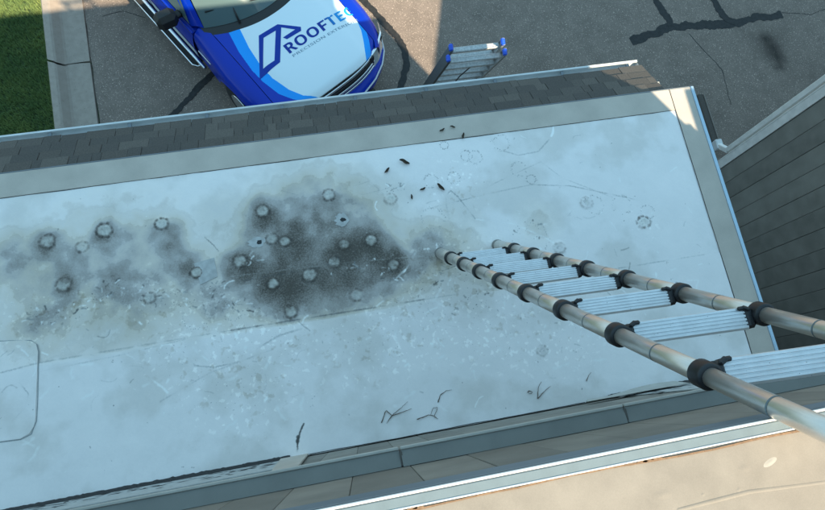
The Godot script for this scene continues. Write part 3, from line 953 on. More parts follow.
func main_house() -> void:
	var h := thing("house", "upper house storey with tan flat roof and grey brown vertical board wall", "building")
	var st := mb()
	b2(st, Vector3(-8, 0, WALL_Z + 0.006), Vector3(3.75, 6.92, WALL_Z + 0.2))
	var wall := obj("wall", st, M.siding_back, h)
	boards(wall, "wall_board", -3.0, 3.74, 4.14, 6.92, 0.183, 0.12, M.siding)
	st = mb()
	b2(st, Vector3(-8, 4.14, WALL_Z), Vector3(-3.004, 6.92, WALL_Z + 0.013))
	obj("wall_cladding", st, M.siding[2], wall)
	st = mb()
	b2(st, Vector3(3.56, 0, WALL_Z + 0.2), Vector3(3.75, 6.92, 7.0))
	obj("wall", st, M.siding[2], h)
	# lower wing further right, out of the picture
	st = mb()
	b2(st, Vector3(3.752, 0, WALL_Z), Vector3(3.93, 5.7, 5.0))
	b2(st, Vector3(3.93, 0, WALL_Z), Vector3(4.72, 6.2, 5.0))
	obj("side_wing", st, M.siding[1], h)
	st = mb()
	b2(st, Vector3(3.955, 6.202, 0.12), Vector3(4.76, 6.31, 5.05), 0.01)
	obj("side_wing_roof", st, M.pale_trim, h)
	# ledge of grey green metal with a pale lip, in three lengths
	var cuts := [-8.0, 0.094, 0.849, 3.75]
	for k in 3:
		var a: float = cuts[k] + (0.004 if k else 0.0)
		var b: float = cuts[k + 1] - 0.002
		st = mb()
		var y := 6.0 + (0.0 if k == 1 else -0.006)
		# sloping top, face and underside
		var p: Array = [Vector2(WALL_Z - 0.001, y + 0.012), Vector2(0.124, y), Vector2(0.124, y - 0.11), Vector2(WALL_Z - 0.001, y - 0.11)]
		var n := [Vector3(0, 1, -0.2), Vector3(0, 0, -1), Vector3(0, -1, 0), Vector3(0, 0, 1)]
		for q in 4:
			var u: Vector2 = p[q]
			var v: Vector2 = p[(q + 1) % 4]
			quad(st, Vector3(a, u.y, u.x), Vector3(b, u.y, u.x), Vector3(b, v.y, v.x), Vector3(a, v.y, v.x), n[q])
		for e in [a, b]:
			quad(st, Vector3(e, p[0].y, p[0].x), Vector3(e, p[1].y, p[1].x), Vector3(e, p[2].y, p[2].x), Vector3(e, p[3].y, p[3].x), Vector3(-1 if e == a else 1, 0, 0))
		var led := obj("ledge", st, M.ledge, h)
		st = mb()
		b2(st, Vector3(a, y - 0.02, 0.1135), Vector3(b, y + 0.004, 0.1235), 0.002)
		obj("ledge_lip", st, M.pale_trim, led)
	for jx in [0.097, 0.851]:
		st = mb()
		b2(st, Vector3(jx - 0.005, 5.9, 0.128), Vector3(jx + 0.004, 6.004, WALL_Z - 0.003))
		obj("ledge_joint", st, M.siding_back, h)
	# membrane turned up the wall, left and right of the bare boards
	var up_l := tile(512, 0.03, 151, 0.7, 1.0, 0.03)
	var um := mottle(mat(lin(0.50, 0.51, 0.50), 0.7), up_l, 0.9, 0.1)
	st = mb()
	slab_wall(st, [-6.5, 4.135, -0.47, 4.135, -0.415, 4.9, -6.5, 4.9], 0.168, 0.173)
	obj("membrane_upturn", st, um, h)
	st = mb()
	slab_wall(st, [-0.53, 4.133, -0.365, 4.133, -0.31, 5.3, -0.42, 5.3], 0.158, 0.1665)
	obj("wall_flashing", st, M.strip, h)
	st = mb()
	slab_wall(st, [1.62, 4.135, 3.7, 4.135, 3.7, 4.95, 1.72, 4.95], 0.168, 0.173)
	obj("membrane_upturn", st, um, h)
	# black mastic smeared along the foot of the wall
	for q in [[-5.0, -0.47, 31], [1.56, 2.75, 33]]:
		var x: float = q[0]
		st = mb()
		var r := RandomNumberGenerator.new()
		r.seed = q[2]
		var top := []
		var wv := 0.5
		while x < q[1]:
			wv = lerpf(wv, r.randf(), 0.35)
			top.append([x, 0.002 + 0.03 * wv * wv * r.randf_range(0.7, 1.0), 0.010 * wv * r.randf()])
			x += r.randf_range(0.008, 0.025)
		for k in top.size() - 1:
			quad(st, Vector3(top[k][0], ROOF + 0.006, 0.150 - top[k][2]), Vector3(top[k + 1][0], ROOF + 0.006, 0.150 - top[k + 1][2]), Vector3(top[k + 1][0], ROOF + 0.02 + top[k + 1][1], 0.166), Vector3(top[k][0], ROOF + 0.02 + top[k][1], 0.166), Vector3(0, 1, -1))
		obj("mastic_bead", st, M.mastic, h)
		st = mb()
		for k in int((q[1] - q[0]) * 130):
			var cx := r.randf_range(q[0], q[1])
			var cy := ROOF + r.randf_range(0.04, 0.62)
			var wx := r.randf_range(0.003, 0.05)
			var wy := r.randf_range(0.003, 0.028)
			if cy > ROOF + 0.35 and r.randf() < 0.6:
				continue
			quad(st, Vector3(cx - wx, cy - wy * 0.3, 0.1668), Vector3(cx, cy - wy, 0.1668), Vector3(cx + wx, cy + wy * 0.2, 0.1668), Vector3(cx, cy + wy, 0.1668), Vector3(0, 0, -1))
		var sp := obj("mastic_smear", st, M.mastic, h)
		sp.set_meta("kind", "stuff")
	# dirty line where roof meets the bare boards
	st = mb()
	ribbon(st, pairs([-0.36, 0.166, 0.2, 0.168, 0.8, 0.167, 1.4, 0.166]), 0.004, ROOF + 0.007, 12, 0.002, 0.5)
	obj("wall_base_line", st, M.tar, h)
	# loose flap of flashing on the right
	st = mb()
	grid(st, 12, 4, func(u: float, v: float) -> Vector3: return Vector3(1.36 + 0.62 * u - 0.02 * v, 4.30 - 0.10 * u + 0.22 * v * (0.15 + 0.85 * u) + 0.012 * sin(u * 7.0), 0.138 + 0.018 * v + 0.01 * sin(u * 5.0 + 1.0) * (1 - v)), Vector3(0, 0.4, -1))
	grid(st, 12, 1, func(u: float, v: float) -> Vector3: return Vector3(1.36 + 0.62 * u, 4.30 - 0.10 * u + 0.012 * sin(u * 7.0) - 0.05 * v, 0.138 + 0.01 * sin(u * 5.0 + 1.0) + 0.02 * v), Vector3(0, -0.4, -1))
	obj("loose_flashing", st, M.pale_trim, h)
	# upper flat roof
	st = mb()
	b2(st, Vector3(-8, 6.922, 0.135), Vector3(3.8, 7.016, 7.0))
	obj("roof_deck", st, M.pale_trim, h)
	st = mb()
	b2(st, Vector3(-8, 7.018, 0.1455), Vector3(3.8, 7.026, 7.0), 0.001)
	var roof := obj("roof_membrane", st, M.tan, h)
	st = mb()
	b2(st, Vector3(-8, 7.0165, 0.1265), Vector3(3.8, 7.0275, 0.1452), 0.0015)
	var flange := obj("edge_metal", st, M.galv, h)
	st = mb(true)
	tube(st, [Vector3(-8, 7.0265, 0.1235), Vector3(3.8, 7.0265, 0.1235)], [0.0026, 0.0026], 10)
	tube(st, [Vector3(-8, 7.0275, 0.1435), Vector3(3.8, 7.0275, 0.1435)], [0.0016, 0.0016], 8)
	obj("edge_bead", st, M.white, flange)
	st = mb()
	quad(st, Vector3(-8, 7.025, 0.1205), Vector3(3.8, 7.025, 0.1205), Vector3(3.8, 6.985, 0.1230), Vector3(-8, 6.985, 0.1230), Vector3(0, 0, -1))
	quad(st, Vector3(-8, 6.985, 0.1230), Vector3(3.8, 6.985, 0.1230), Vector3(3.8, 6.955, 0.1195), Vector3(-8, 6.955, 0.1195), Vector3(0, 0, -1))
	quad(st, Vector3(-8, 6.955, 0.1195), Vector3(3.8, 6.955, 0.1195), Vector3(3.8, 6.95, 0.1345), Vector3(-8, 6.95, 0.1345), Vector3(0, -1, 0))
	obj("edge_fascia", st, mat(lin(0.17, 0.20, 0.23), 0.4, 0.2), flange)
	st = mb()
	ribbon(st, pairs([-3.0, 0.1478, 3.79, 0.1478]), 0.0028, 7.0278, 41, 0.001, 0.6)
	obj("rust_line", st, M.rust, roof)
	st = mb()
	for q in [0.03, 0.05, 0.06, 0.40, 0.42, 0.43, 0.445, 0.7, 0.71, -0.4]:
		var poly := PackedVector2Array()
		for i in 7:
			var a := TAU * i / 7.0
			poly.append(Vector2(q + cos(a) * 0.011 * rng.randf_range(0.5, 1.2), 0.1465 + sin(a) * 0.0025 * rng.randf_range(0.5, 1.2)))
		slab(st, poly, 7.0275, 7.0286)
	obj("rust_flakes", st, M.rust, roof)
	# a wrinkle, a bright scuff and a few screws heads under the tan sheet
	st = mb(true)
	var wr := [Vector3(0.40, 7.018, 0.238), Vector3(0.46, 7.0208, 0.226), Vector3(0.52, 7.0206, 0.224), Vector3(0.58, 7.0205, 0.222), Vector3(0.66, 7.0206, 0.228), Vector3(0.76, 7.0206, 0.235), Vector3(0.95, 7.018, 0.26)]
	tube(st, wr, [0.001, 0.006, 0.0065, 0.0065, 0.006, 0.006, 0.001], 16)
	obj("wrinkle", st, M.tan, roof)
	for q in [[0.63, 0.186, 0.013, 0.005, 1], [0.565, 0.216, 0.005, 0.004, 0], [0.425, 0.226, 0.005, 0.004, 0], [0.505, 0.212, 0.004, 0.003, 0], [0.44, 0.20, 0.018, 0.008, 0], [0.585, 0.187, 0.012, 0.008, 0]]:
		st = mb(true)
		grid(st, 20, 8, func(u: float, v: float) -> Vector3: return Vector3(q[0] + cos(u * TAU) * q[2] * v, 7.026 + 0.0004 * (0.5 + 0.5 * cos(v * PI)) + 0.0001 * (1.0 - v), q[1] + sin(u * TAU) * q[3] * v + 0.3 * cos(u * TAU) * -q[2] * v * q[4]), Vector3.UP)
		obj("roof_bump", st, M.tan_light if q[4] else M.tan, roof)

# outline in x/y on the wall, between two depths
func slab_wall(st: SurfaceTool, l: Array, z0: float, z1: float) -> void:
	var poly := PackedVector2Array(pairs(l))
	var idx := Geometry2D.triangulate_polygon(poly)
	for k in range(0, idx.size(), 3):
		for s in [[z0, -1.0], [z1, 1.0]]:
			tri(st, Vector3(poly[idx[k]].x, poly[idx[k]].y, s[0]), Vector3(poly[idx[k + 1]].x, poly[idx[k + 1]].y, s[0]), Vector3(poly[idx[k + 2]].x, poly[idx[k + 2]].y, s[0]), Vector3(0, 0, s[1]))
	for k in poly.size():
		var a := poly[k]
		var b := poly[(k + 1) % poly.size()]
		var t := b - a
		quad(st, Vector3(a.x, a.y, z0), Vector3(b.x, b.y, z0), Vector3(b.x, b.y, z1), Vector3(a.x, a.y, z1), Vector3(t.y, -t.x, 0))

# ------------------------------------------------------------------ neighbour
func neighbour() -> void:
	var X := 5.75
	var zc := -2.68
	var h := thing("neighbour_house", "dark grey house with vertical board siding and pale corner trim", "building")
	var gable := func(z: float) -> float: return 4.93 + 0.345 * (minf(z, 5.0 - z) + 2.97)
	# gable wall facing left and the body behind it
	var st := mb()
	var out := [Vector2(zc, 0.0), Vector2(zc, gable.call(zc) - 0.1), Vector2(2.5, gable.call(2.5) - 0.1), Vector2(7.7, gable.call(7.7) - 0.1), Vector2(7.7, 0.0)]
	for s in [[X + 0.007, -1.0], [X + 8.0, 1.0]]:
		for k in range(1, 4):
			tri(st, Vector3(s[0], out[0].y, out[0].x), Vector3(s[0], out[k].y, out[k].x), Vector3(s[0], out[k + 1].y, out[k + 1].x), Vector3(s[1], 0, 0))
	for k in 5:
		var a: Vector2 = out[k]
		var b: Vector2 = out[(k + 1) % 5]
		quad(st, Vector3(X + 0.007, a.y, a.x), Vector3(X + 0.007, b.y, b.x), Vector3(X + 8, b.y, b.x), Vector3(X + 8, a.y, a.x), Vector3(0, a.y + b.y - 5.0, (a.x + b.x) * 0.5 - 2.5))
	var wall := obj("wall", st, M.siding_back, h)
	# boards of the gable wall, single as far as the picture shows them
	var k2 := 0
	var z := zc + 0.115
	while z < 3.6:
		var w := 0.226
		var top: float = gable.call(z) - 0.14
		st = mb()
		bx(st, Transform3D(Basis(), Vector3(X + 0.008 + rng.randf_range(0, 0.002), top * 0.5, z + w * 0.5)), Vector3(0.016, top, w), 0.004)
		st.generate_normals()
		fast("wall_board", k2, st.commit(), M.dark_siding[rng.randi() % 4], wall)
		k2 += 1
		z += w + (0.0035 if k2 % 2 else 0.006)
	st = mb()
	b2(st, Vector3(X - 0.012, 0.0, zc), Vector3(X + 0.019, gable.call(zc) - 0.12, zc + 0.105), 0.003)
	obj("corner_trim", st, M.grey_trim, h)
	st = mb()
	b2(st, Vector3(X - 0.012, 0.0, zc - 0.02), Vector3(X + 0.1, gable.call(zc) - 0.12, zc - 0.002), 0.003)
	obj("corner_trim", st, M.grey_trim, h)
	# downspout beside the corner, turning out at its foot
	st = mb()
	b2(st, Vector3(X - 0.005, 0.32, zc - 0.12), Vector3(X + 0.06, gable.call(zc) - 0.2, zc - 0.045), 0.008)
	bx(st, Transform3D(Basis(Vector3.RIGHT, 0.75), Vector3(X + 0.027, 0.24, zc - 0.145)), Vector3(0.067, 0.22, 0.075), 0.008)
	var ds := obj("downspout", st, M.grey_trim, h)
	st = mb()
	b2(st, Vector3(X - 0.02, 0.08, zc - 0.32), Vector3(X + 0.085, 0.19, zc - 0.17), 0.012)
	obj("elbow", st, M.white, ds)
	# gable roof
	for s in 2:
		st = mb()
		var a := Vector2(-2.97, 4.93) if s == 0 else Vector2(7.97, 4.93)
		var b := Vector2(2.5, gable.call(2.5))
		var n := Vector3(0, 1, -0.345 if s == 0 else 0.345)
		quad(st, Vector3(5.45, a.y, a.x), Vector3(5.45, b.y, b.x), Vector3(14.2, b.y, b.x), Vector3(14.2, a.y, a.x), n)
		quad(st, Vector3(5.45, a.y - 0.12, a.x), Vector3(5.45, b.y - 0.12, b.x), Vector3(14.2, b.y - 0.12, b.x), Vector3(14.2, a.y - 0.12, a.x), -n)
		quad(st, Vector3(5.45, a.y, a.x), Vector3(5.45, b.y, b.x), Vector3(5.45, b.y - 0.12, b.x), Vector3(5.45, a.y - 0.12, a.x), Vector3(-1, 0, 0))
		quad(st, Vector3(5.45, a.y, a.x), Vector3(14.2, a.y, a.x), Vector3(14.2, a.y - 0.12, a.x), Vector3(5.45, a.y - 0.12, a.x), Vector3(0, 0, -1 if s == 0 else 1))
		obj("roof", st, M.shingle[3], h)
	# brown extension pipe lying on the asphalt
	st = mb()
	b2(st, Vector3(X - 0.01, 0.01, -3.80), Vector3(X + 0.085, 0.10, zc - 0.325), 0.012)
	var pm := mottle(mat(lin(0.085, 0.07, 0.058), 0.7), M.grain, 0.4)
	var pipe := tag(obj("downspout_extension", st, pm), "brown downspout extension lying on the asphalt at the foot of the dark wall", "pipe")
	st = mb()
	b2(st, Vector3(X + 0.087, 0.01, -3.79), Vector3(X + 0.112, 0.105, zc - 0.33), 0.004)
	obj("pale_edge", st, mottle(mat(lin(0.26, 0.22, 0.19), 0.8), M.grain, 0.4), pipe)

# ------------------------------------------------------------------ pickup truck
func hood_front(u: float) -> float:
	return 0.20 + 0.115 * pow(absf(u) / 0.72, 4.0)

func hood_rear(u: float) -> float:
	return 1.43 + 0.27 * pow(absf(u) / 0.8, 2.2)

func hood_y(u: float, w: float) -> float:
	var t := clampf((w - hood_front(u)) / 1.25, 0.0, 1.0)
	var y := 1.025 + 0.115 * t * (1.6 - 0.6 * t) - 0.045 * pow(absf(u) / 0.8, 2.4)
	y += 0.014 * smoothstep(0.62, 0.54, absf(u))
	var e := w - hood_front(u)
	if e < 0.07:
		y -= 0.035 * pow(1.0 - e / 0.07, 2.0)
	return y

func wrap_image() -> Image:
	# printed film: navy ground, a bright blue band and a white field; x is across, y from nose to windscreen
	var w := 512
	var h := 512
	var im := Image.create(w, h, false, Image.FORMAT_RGB8)
	var ol := pairs([-0.02, 0.1, -0.30, 0.1, -0.46, 0.22, -0.58, 0.38, -0.67, 0.55, -0.72, 0.8, -0.73, 1.0, -0.70, 1.3, -0.64, 1.55, -0.58, 1.8])
	var il := pairs([0.02, 0.1, -0.10, 0.1, -0.30, 0.2, -0.45, 0.33, -0.54, 0.5, -0.60, 0.75, -0.61, 0.96, -0.57, 1.25, -0.49, 1.55, -0.40, 1.8])
	var orr := pairs([0.52, 0.1, 0.56, 0.18, 0.66, 0.3, 0.74, 0.43, 0.81, 0.57, 0.865, 0.72, 0.9, 0.9, 0.93, 1.05, 1.0, 1.8])
	var ir := pairs([0.45, 0.1, 0.50, 0.2, 0.57, 0.31, 0.67, 0.46, 0.75, 0.6, 0.81, 0.77, 0.84, 0.95, 0.86, 1.1, 0.9, 1.8])
	var look := func(l: Array, y: float) -> float:
		for k in l.size() - 1:
			if y <= l[k + 1].y:
				return lerpf(l[k].x, l[k + 1].x, clampf((y - l[k].y) / maxf(l[k + 1].y - l[k].y, 0.001), 0, 1))
		return l[-1].x
	var navy := lin(0.001, 0.038, 0.45)
	var blue := lin(0.004, 0.33, 0.95)
	var white := lin(0.76, 0.86, 0.92)
	for y in h:
		var W := 0.1 + 1.75 * (y + 0.5) / h
		var a: float = look.call(ol, W)
		var b: float = look.call(il, W)
		var c: float = look.call(ir, W)
		var d: float = look.call(orr, W)
		for x in w:
			var U := -1.1 + 2.2 * (x + 0.5) / w
			im.set_pixel(x, y, white if U > b and U < c else (blue if U > a and U < d else navy))
	im.resize(1024, 1024, Image.INTERPOLATE_CUBIC)
	return im

func flat_on_hood(st: SurfaceTool, l: Array, lift: float) -> void:
	var poly := PackedVector2Array(pairs(l))
	var idx := Geometry2D.triangulate_polygon(poly)
	for k in range(0, idx.size(), 3):
		sub_tri(st, poly[idx[k]], poly[idx[k + 1]], poly[idx[k + 2]], lift, 3)

func sub_tri(st: SurfaceTool, a: Vector2, b: Vector2, c: Vector2, lift: float, deep: int) -> void:
	if deep > 0:
		var l := [a.distance_to(b), b.distance_to(c), c.distance_to(a)]
		var m: float = l.max()
		if m > 0.06:
			if l[0] == m:
				sub_tri(st, a, (a + b) * 0.5, c, lift, deep - 1 if m < 0.2 else deep)
				sub_tri(st, (a + b) * 0.5, b, c, lift, deep - 1 if m < 0.2 else deep)
			elif l[1] == m:
				sub_tri(st, a, b, (b + c) * 0.5, lift, deep - 1 if m < 0.2 else deep)
				sub_tri(st, a, (b + c) * 0.5, c, lift, deep - 1 if m < 0.2 else deep)
			else:
				sub_tri(st, a, b, (c + a) * 0.5, lift, deep - 1 if m < 0.2 else deep)
				sub_tri(st, (c + a) * 0.5, b, c, lift, deep - 1 if m < 0.2 else deep)
			return
	var v := []
	for p in [a, b, c]:
		v.append(Vector3(p.x, hood_y(p.x, p.y) + lift, -p.y))
	tri(st, v[0], v[1], v[2], Vector3.UP)

# lettering laid on the hood: u0..u1 across, base line w0 (left) to w1 (right), cap height cap
func hood_text(called: String, text: String, u0: float, u1: float, w0: float, w1: float, cap: float, col: Callable, font: Font, m: Material, parent: Node) -> void:
	var tm := TextMesh.new()
	tm.text = text
	tm.font = font
	tm.font_size = 64
	tm.pixel_size = 0.01
	tm.depth = 0.0
	tm.curve_step = 0.5
	var arr := tm.get_mesh_arrays()
	var v: PackedVector3Array = arr[Mesh.ARRAY_VERTEX]
	var ix: PackedInt32Array = arr[Mesh.ARRAY_INDEX]
	var lo := Vector3(1e9, 1e9, 0)
	var hi := -lo
	for q in v:
		lo = lo.min(q)
		hi = hi.max(q)
	var st := mb()
	for k in range(0, ix.size(), 3):
		var p := []
		for e in 3:
			var q := v[ix[k + e]]
			var t := (q.x - lo.x) / (hi.x - lo.x)
			var u := lerpf(u0, u1, t)
			var w := lerpf(w0, w1, t) + cap * (q.y - lo.y) / (hi.y - lo.y)
			p.append(Vector3(u, hood_y(u, w) + 0.0025, -w))
		if (p[1] - p[0]).cross(p[2] - p[0]).length() < 1e-9:
			continue
		if (p[2] - p[0]).cross(p[1] - p[0]).y < 0:
			p = [p[0], p[2], p[1]]
		for e in 3:
			st.set_color(col.call(p[e].x))
			st.add_vertex(p[e])
	obj(called, st, m, parent)

func fender_out(w: float) -> float:
	var l := pairs([0.28, 0.80, 0.34, 0.86, 0.45, 0.95, 0.6, 1.015, 0.85, 1.05, 1.2, 1.055, 1.5, 1.03, 1.9, 0.995])
	for k in l.size() - 1:
		if w <= l[k + 1].x:
			return lerpf(l[k].y, l[k + 1].y, clampf((w - l[k].x) / (l[k + 1].x - l[k].x), 0, 1))
	return 0.995

func nose(u: float) -> float:
	var l := pairs([0.0, 0.0, 0.3, 0.03, 0.57, 0.10, 0.80, 0.22, 0.97, 0.375, 1.06, 0.56])
	var a := absf(u)
	for k in l.size() - 1:
		if a <= l[k + 1].x:
			return lerpf(l[k].y, l[k + 1].y, clampf((a - l[k].x) / (l[k + 1].x - l[k].x), 0, 1))
	return 0.56

func truck() -> void:
	var t := thing("pickup_truck", "blue pickup truck with white hood lettering parked on the asphalt driveway", "pickup truck", Vector3(0.413, 0, -3.976), atan2(0.53, 0.85))
	var film := StandardMaterial3D.new()
	film.albedo_texture = tex(wrap_image())
	film.roughness = 0.3
	film.metallic_specular = 0.3
	film.clearcoat_enabled = true
	film.clearcoat = 0.25
	film.clearcoat_roughness = 0.08
	var navy := mat(lin(0.001, 0.03, 0.40), 0.35)
	navy.metallic_specular = 0.25
	navy.clearcoat_enabled = true
	navy.clearcoat = 0.3
	navy.clearcoat_roughness = 0.05
	var pearl := mat(lin(0.62, 0.68, 0.72), 0.3)
	pearl.clearcoat_enabled = true
	pearl.clearcoat = 0.6
	var black := mat(lin(0.014, 0.015, 0.016), 0.5)
	var glass := mat(lin(0.10, 0.155, 0.165), 0.06)
	var chrome := mat(lin(0.75, 0.77, 0.8), 0.18, 0.9)
	var rubber := mat(lin(0.02, 0.02, 0.02), 0.85)
	var uv := func(p: Vector3) -> Vector2: return Vector2((p.x + 1.1) / 2.2, (-p.z - 0.1) / 1.75)
	# hood with its edges turned down
	var st := mb(true)
	grid(st, 36, 24, func(i: float, j: float) -> Vector3:
		var u := lerpf(-0.795, 0.795, i)
		var w := lerpf(hood_front(u), hood_rear(u), j)
		return Vector3(u, hood_y(u, w), -w), Vector3.UP, uv)
	st.set_smooth_group(-1)
	grid(st, 36, 1, func(i: float, j: float) -> Vector3:
		var u := lerpf(-0.795, 0.795, i)
		return Vector3(u, hood_y(u, hood_front(u)) - 0.05 * j, -hood_front(u) - 0.015 * j), Vector3(0, 0, 1), uv)
	grid(st, 36, 1, func(i: float, j: float) -> Vector3:
		var u := lerpf(-0.795, 0.795, i)
		return Vector3(u, hood_y(u, hood_rear(u)) - 0.05 * j, -hood_rear(u) + 0.01 * j), Vector3(0, 0, -1), uv)
	for s in [-1.0, 1.0]:
		grid(st, 16, 1, func(i: float, j: float) -> Vector3:
			var u: float = 0.795 * s
			var w := lerpf(hood_front(u), hood_rear(u), i)
			return Vector3(u, hood_y(u, w) - 0.05 * j, -w), Vector3(s, 0, 0), uv)
	var hood := obj("hood", st, film, t)
	# house mark and lettering
	var ink := StandardMaterial3D.new()
	ink.vertex_color_use_as_albedo = true
	ink.roughness = 0.8
	var dark := Color(0.002, 0.035, 0.30)
	var cyan := Color(0.01, 0.30, 0.72)
	var inkd := mat(lin(0.0, 0.035, 0.33), 0.8)
	st = mb()
	flat_on_hood(st, [-0.734, 0.845, -0.69, 0.845, -0.315, 1.325, -0.37, 1.325], 0.0022)
	obj("house_mark", st, inkd, hood)
	hood.get_node("house_mark").free()
	st = mb()
	# left post, slanted foot, right post, roof line and tail
	flat_on_hood(st, [-0.734, 0.845, -0.610, 0.925, -0.345, 1.238, -0.372, 1.300], 0.0022)
	flat_on_hood(st, [-0.734, 0.845, -0.393, 0.850, -0.435, 0.912, -0.610, 0.925], 0.0022)
	flat_on_hood(st, [-0.393, 0.850, -0.076, 1.215, -0.160, 1.222, -0.435, 0.912], 0.0022)
	flat_on_hood(st, [-0.372, 1.300, -0.345, 1.238, -0.160, 1.222, -0.076, 1.215, -0.084, 1.278], 0.0022)
	flat_on_hood(st, [-0.084, 1.278, -0.076, 1.215, 0.045, 1.085, 0.128, 1.070], 0.0022)
	flat_on_hood(st, [0.128, 1.070, 0.045, 1.085, -0.150, 1.090, -0.125, 1.040, 0.095, 1.024], 0.0022)
	obj("house_mark", st, inkd, hood)
	var f := SystemFont.new()
	f.font_names = PackedStringArray(["Droid Sans"])
	f.font_weight = 700
	var f2 := SystemFont.new()
	f2.font_names = PackedStringArray(["Droid Sans"])
	hood_text("lettering", "ROOFTEC", -0.225, 0.872, 0.862, 0.836, 0.142, func(x: float) -> Color: return dark.lerp(cyan, smoothstep(0.36, 0.62, x)), f, ink, hood)
	hood_text("lettering", "PRECISION EXTERIORS", -0.215, 0.84, 0.798, 0.735, 0.034, func(_x: float) -> Color: return Color(0.16, 0.27, 0.36), f2, ink, hood)
	# small pointer inside the last letter
	st = mb()
	flat_on_hood(st, [0.79, 0.885, 0.90, 0.935, 0.80, 0.955, 0.825, 0.92], 0.003)
	obj("pointer_mark", st, mat(lin(0.01, 0.28, 0.68), 0.35), hood)
	# fenders
	for s in [-1.0, 1.0]:
		st = mb(true)
		var rows := [[0.0, 0.0], [0.25, 0.002], [0.5, -0.012], [0.75, -0.045], [0.92, -0.10], [1.0, -0.17], [1.01, -0.28], [1.02, -0.42], [1.0, -0.60]]
		grid(st, 40, 8, func(i: float, j: float) -> Vector3:
			var w := lerpf(0.30, 1.90, i)
			var row: Array = rows[int(round(j * 8))]
			var o := fender_out(w)
			var inner := 0.803 if w > 0.4 else lerpf(0.735, 0.803, (w - 0.3) / 0.1)
			var y0 := hood_y(0.795, clampf(w, hood_front(0.795) + 0.05, 1.6)) - 0.003
			var y: float = y0 + row[1]
			var arch := 0.0
			if absf(w - 1.0) < 0.47:
				arch = 0.40 + sqrt(0.47 * 0.47 - (w - 1.0) ** 2) * 0.95
			return Vector3(s * lerpf(inner, o, row[0]), maxf(y, arch), -w), Vector3(s, 0.6, 0))
		obj("fender", st, navy, t)
		# wheel
		for wz in [1.0, 4.55]:
			var wh := Vector3(s * 0.90, 0.40, -wz)
			st = mb(true)
			tube(st, [wh - Vector3(0.13, 0, 0), wh - Vector3(0.11, 0, 0), wh + Vector3(0.11, 0, 0), wh + Vector3(0.13, 0, 0)], [0.36, 0.40, 0.40, 0.36], 32)
			var tyre := obj("wheel", st, rubber, t)
			st = mb(false)
			tube(st, [wh + Vector3(s * 0.10, 0, 0), wh + Vector3(s * 0.135, 0, 0)], [0.25, 0.24], 20)
			obj("rim", st, chrome, tyre)
		# headlight following the corner
		st = mb(true)
		grid(st, 12, 4, func(i: float, j: float) -> Vector3:
			var u: float = lerpf(0.66, 1.035, i)
			return Vector3(s * u, lerpf(0.70, 0.945 - 0.02 * i, j), -nose(u) - 0.075 - 0.06 * j + 0.06 * i), Vector3(s * 0.5, 0.3, 1))
		var lens := mat(lin(0.42, 0.45, 0.46), 0.12)
		obj("headlight", st, lens, t)
		st = mb(true)
		grid(st, 12, 1, func(i: float, j: float) -> Vector3:
			var u: float = lerpf(0.64, 1.04, i)
			return Vector3(s * u, 0.955 - 0.02 * i + 0.014 * j, -nose(u) - 0.12 - 0.03 * j + 0.06 * i), Vector3(0, 1, 0.3))
		obj("headlight_trim", st, chrome, t)
	# grille
	st = mb()
	b2(st, Vector3(-0.66, 0.58, -0.40), Vector3(0.66, 0.95, -0.235))
	b2(st, Vector3(-0.95, 0.50, -0.75), Vector3(0.95, 0.93, -0.41))
	var gr := obj("grille", st, black, t)
	for k in 5:
		st = mb(true)
		var y := 0.955 - 0.07 * k
		grid(st, 24, 2, func(i: float, j: float) -> Vector3:
			var u := lerpf(-0.68, 0.68, i)
			return Vector3(u, y - 0.02 * absf(j - 0.5), -0.185 + 0.012 * k - 0.10 * pow(absf(u) / 0.68, 3.0) + 0.026 * (j - 0.5)), Vector3(0, 1, 0.2))
		grid(st, 24, 1, func(i: float, j: float) -> Vector3:
			var u := lerpf(-0.68, 0.68, i)
			return Vector3(u, y - 0.01 - 0.03 * j, -0.172 + 0.012 * k - 0.10 * pow(absf(u) / 0.68, 3.0)), Vector3(0, 0, 1))
		obj("grille_bar", st, chrome if k != 1 else black, gr)
	# bumper: blue shell with a pale rim line
	st = mb(true)
	var br := [[0.13, 0.70], [0.075, 0.705], [0.03, 0.69], [0.0, 0.64], [0.0, 0.50], [0.03, 0.40], [0.08, 0.34]]
	grid(st, 48, 6, func(i: float, j: float) -> Vector3:
		var u := lerpf(-1.05, 1.05, i)
		var q: Array = br[int(round(j * 6))]
		return Vector3(u * (1.0 - 0.04 * q[0]), q[1], -nose(u) - q[0]), Vector3(0, 0.3, 1))
	var bp := obj("bumper", st, navy, t)
	st = mb(true)
	var rim := []
	var rr := []
	for i in 41:
		var u := lerpf(-1.055, 1.055, i / 40.0)
		rim.append(Vector3(u, 0.655, -nose(u) + 0.004))
		rr.append(0.012)
	tube(st, rim, rr, 8)
	obj("bumper_rim", st, mat(lin(0.7, 0.72, 0.74), 0.3), bp)
	st = mb()
	b2(st, Vector3(-0.5, 0.40, -0.06), Vector3(0.5, 0.58, -0.005), 0.01)
	obj("air_intake", st, black, bp)
	# cowl panel below the windscreen
	var wb := func(u: float) -> float: return 1.56 + 0.27 * pow(absf(u) / 0.83, 2.0)
	st = mb(true)
	grid(st, 30, 4, func(i: float, j: float) -> Vector3:
		var u := lerpf(-0.86, 0.86, i)
		return Vector3(u, 1.10 + 0.05 * j - 0.03 * pow(absf(u) / 0.83, 2.0), -lerpf(hood_rear(u) - 0.03, wb.call(u) + 0.03, j)), Vector3.UP)
	obj("cowl", st, black, t)
	st = mb(true)
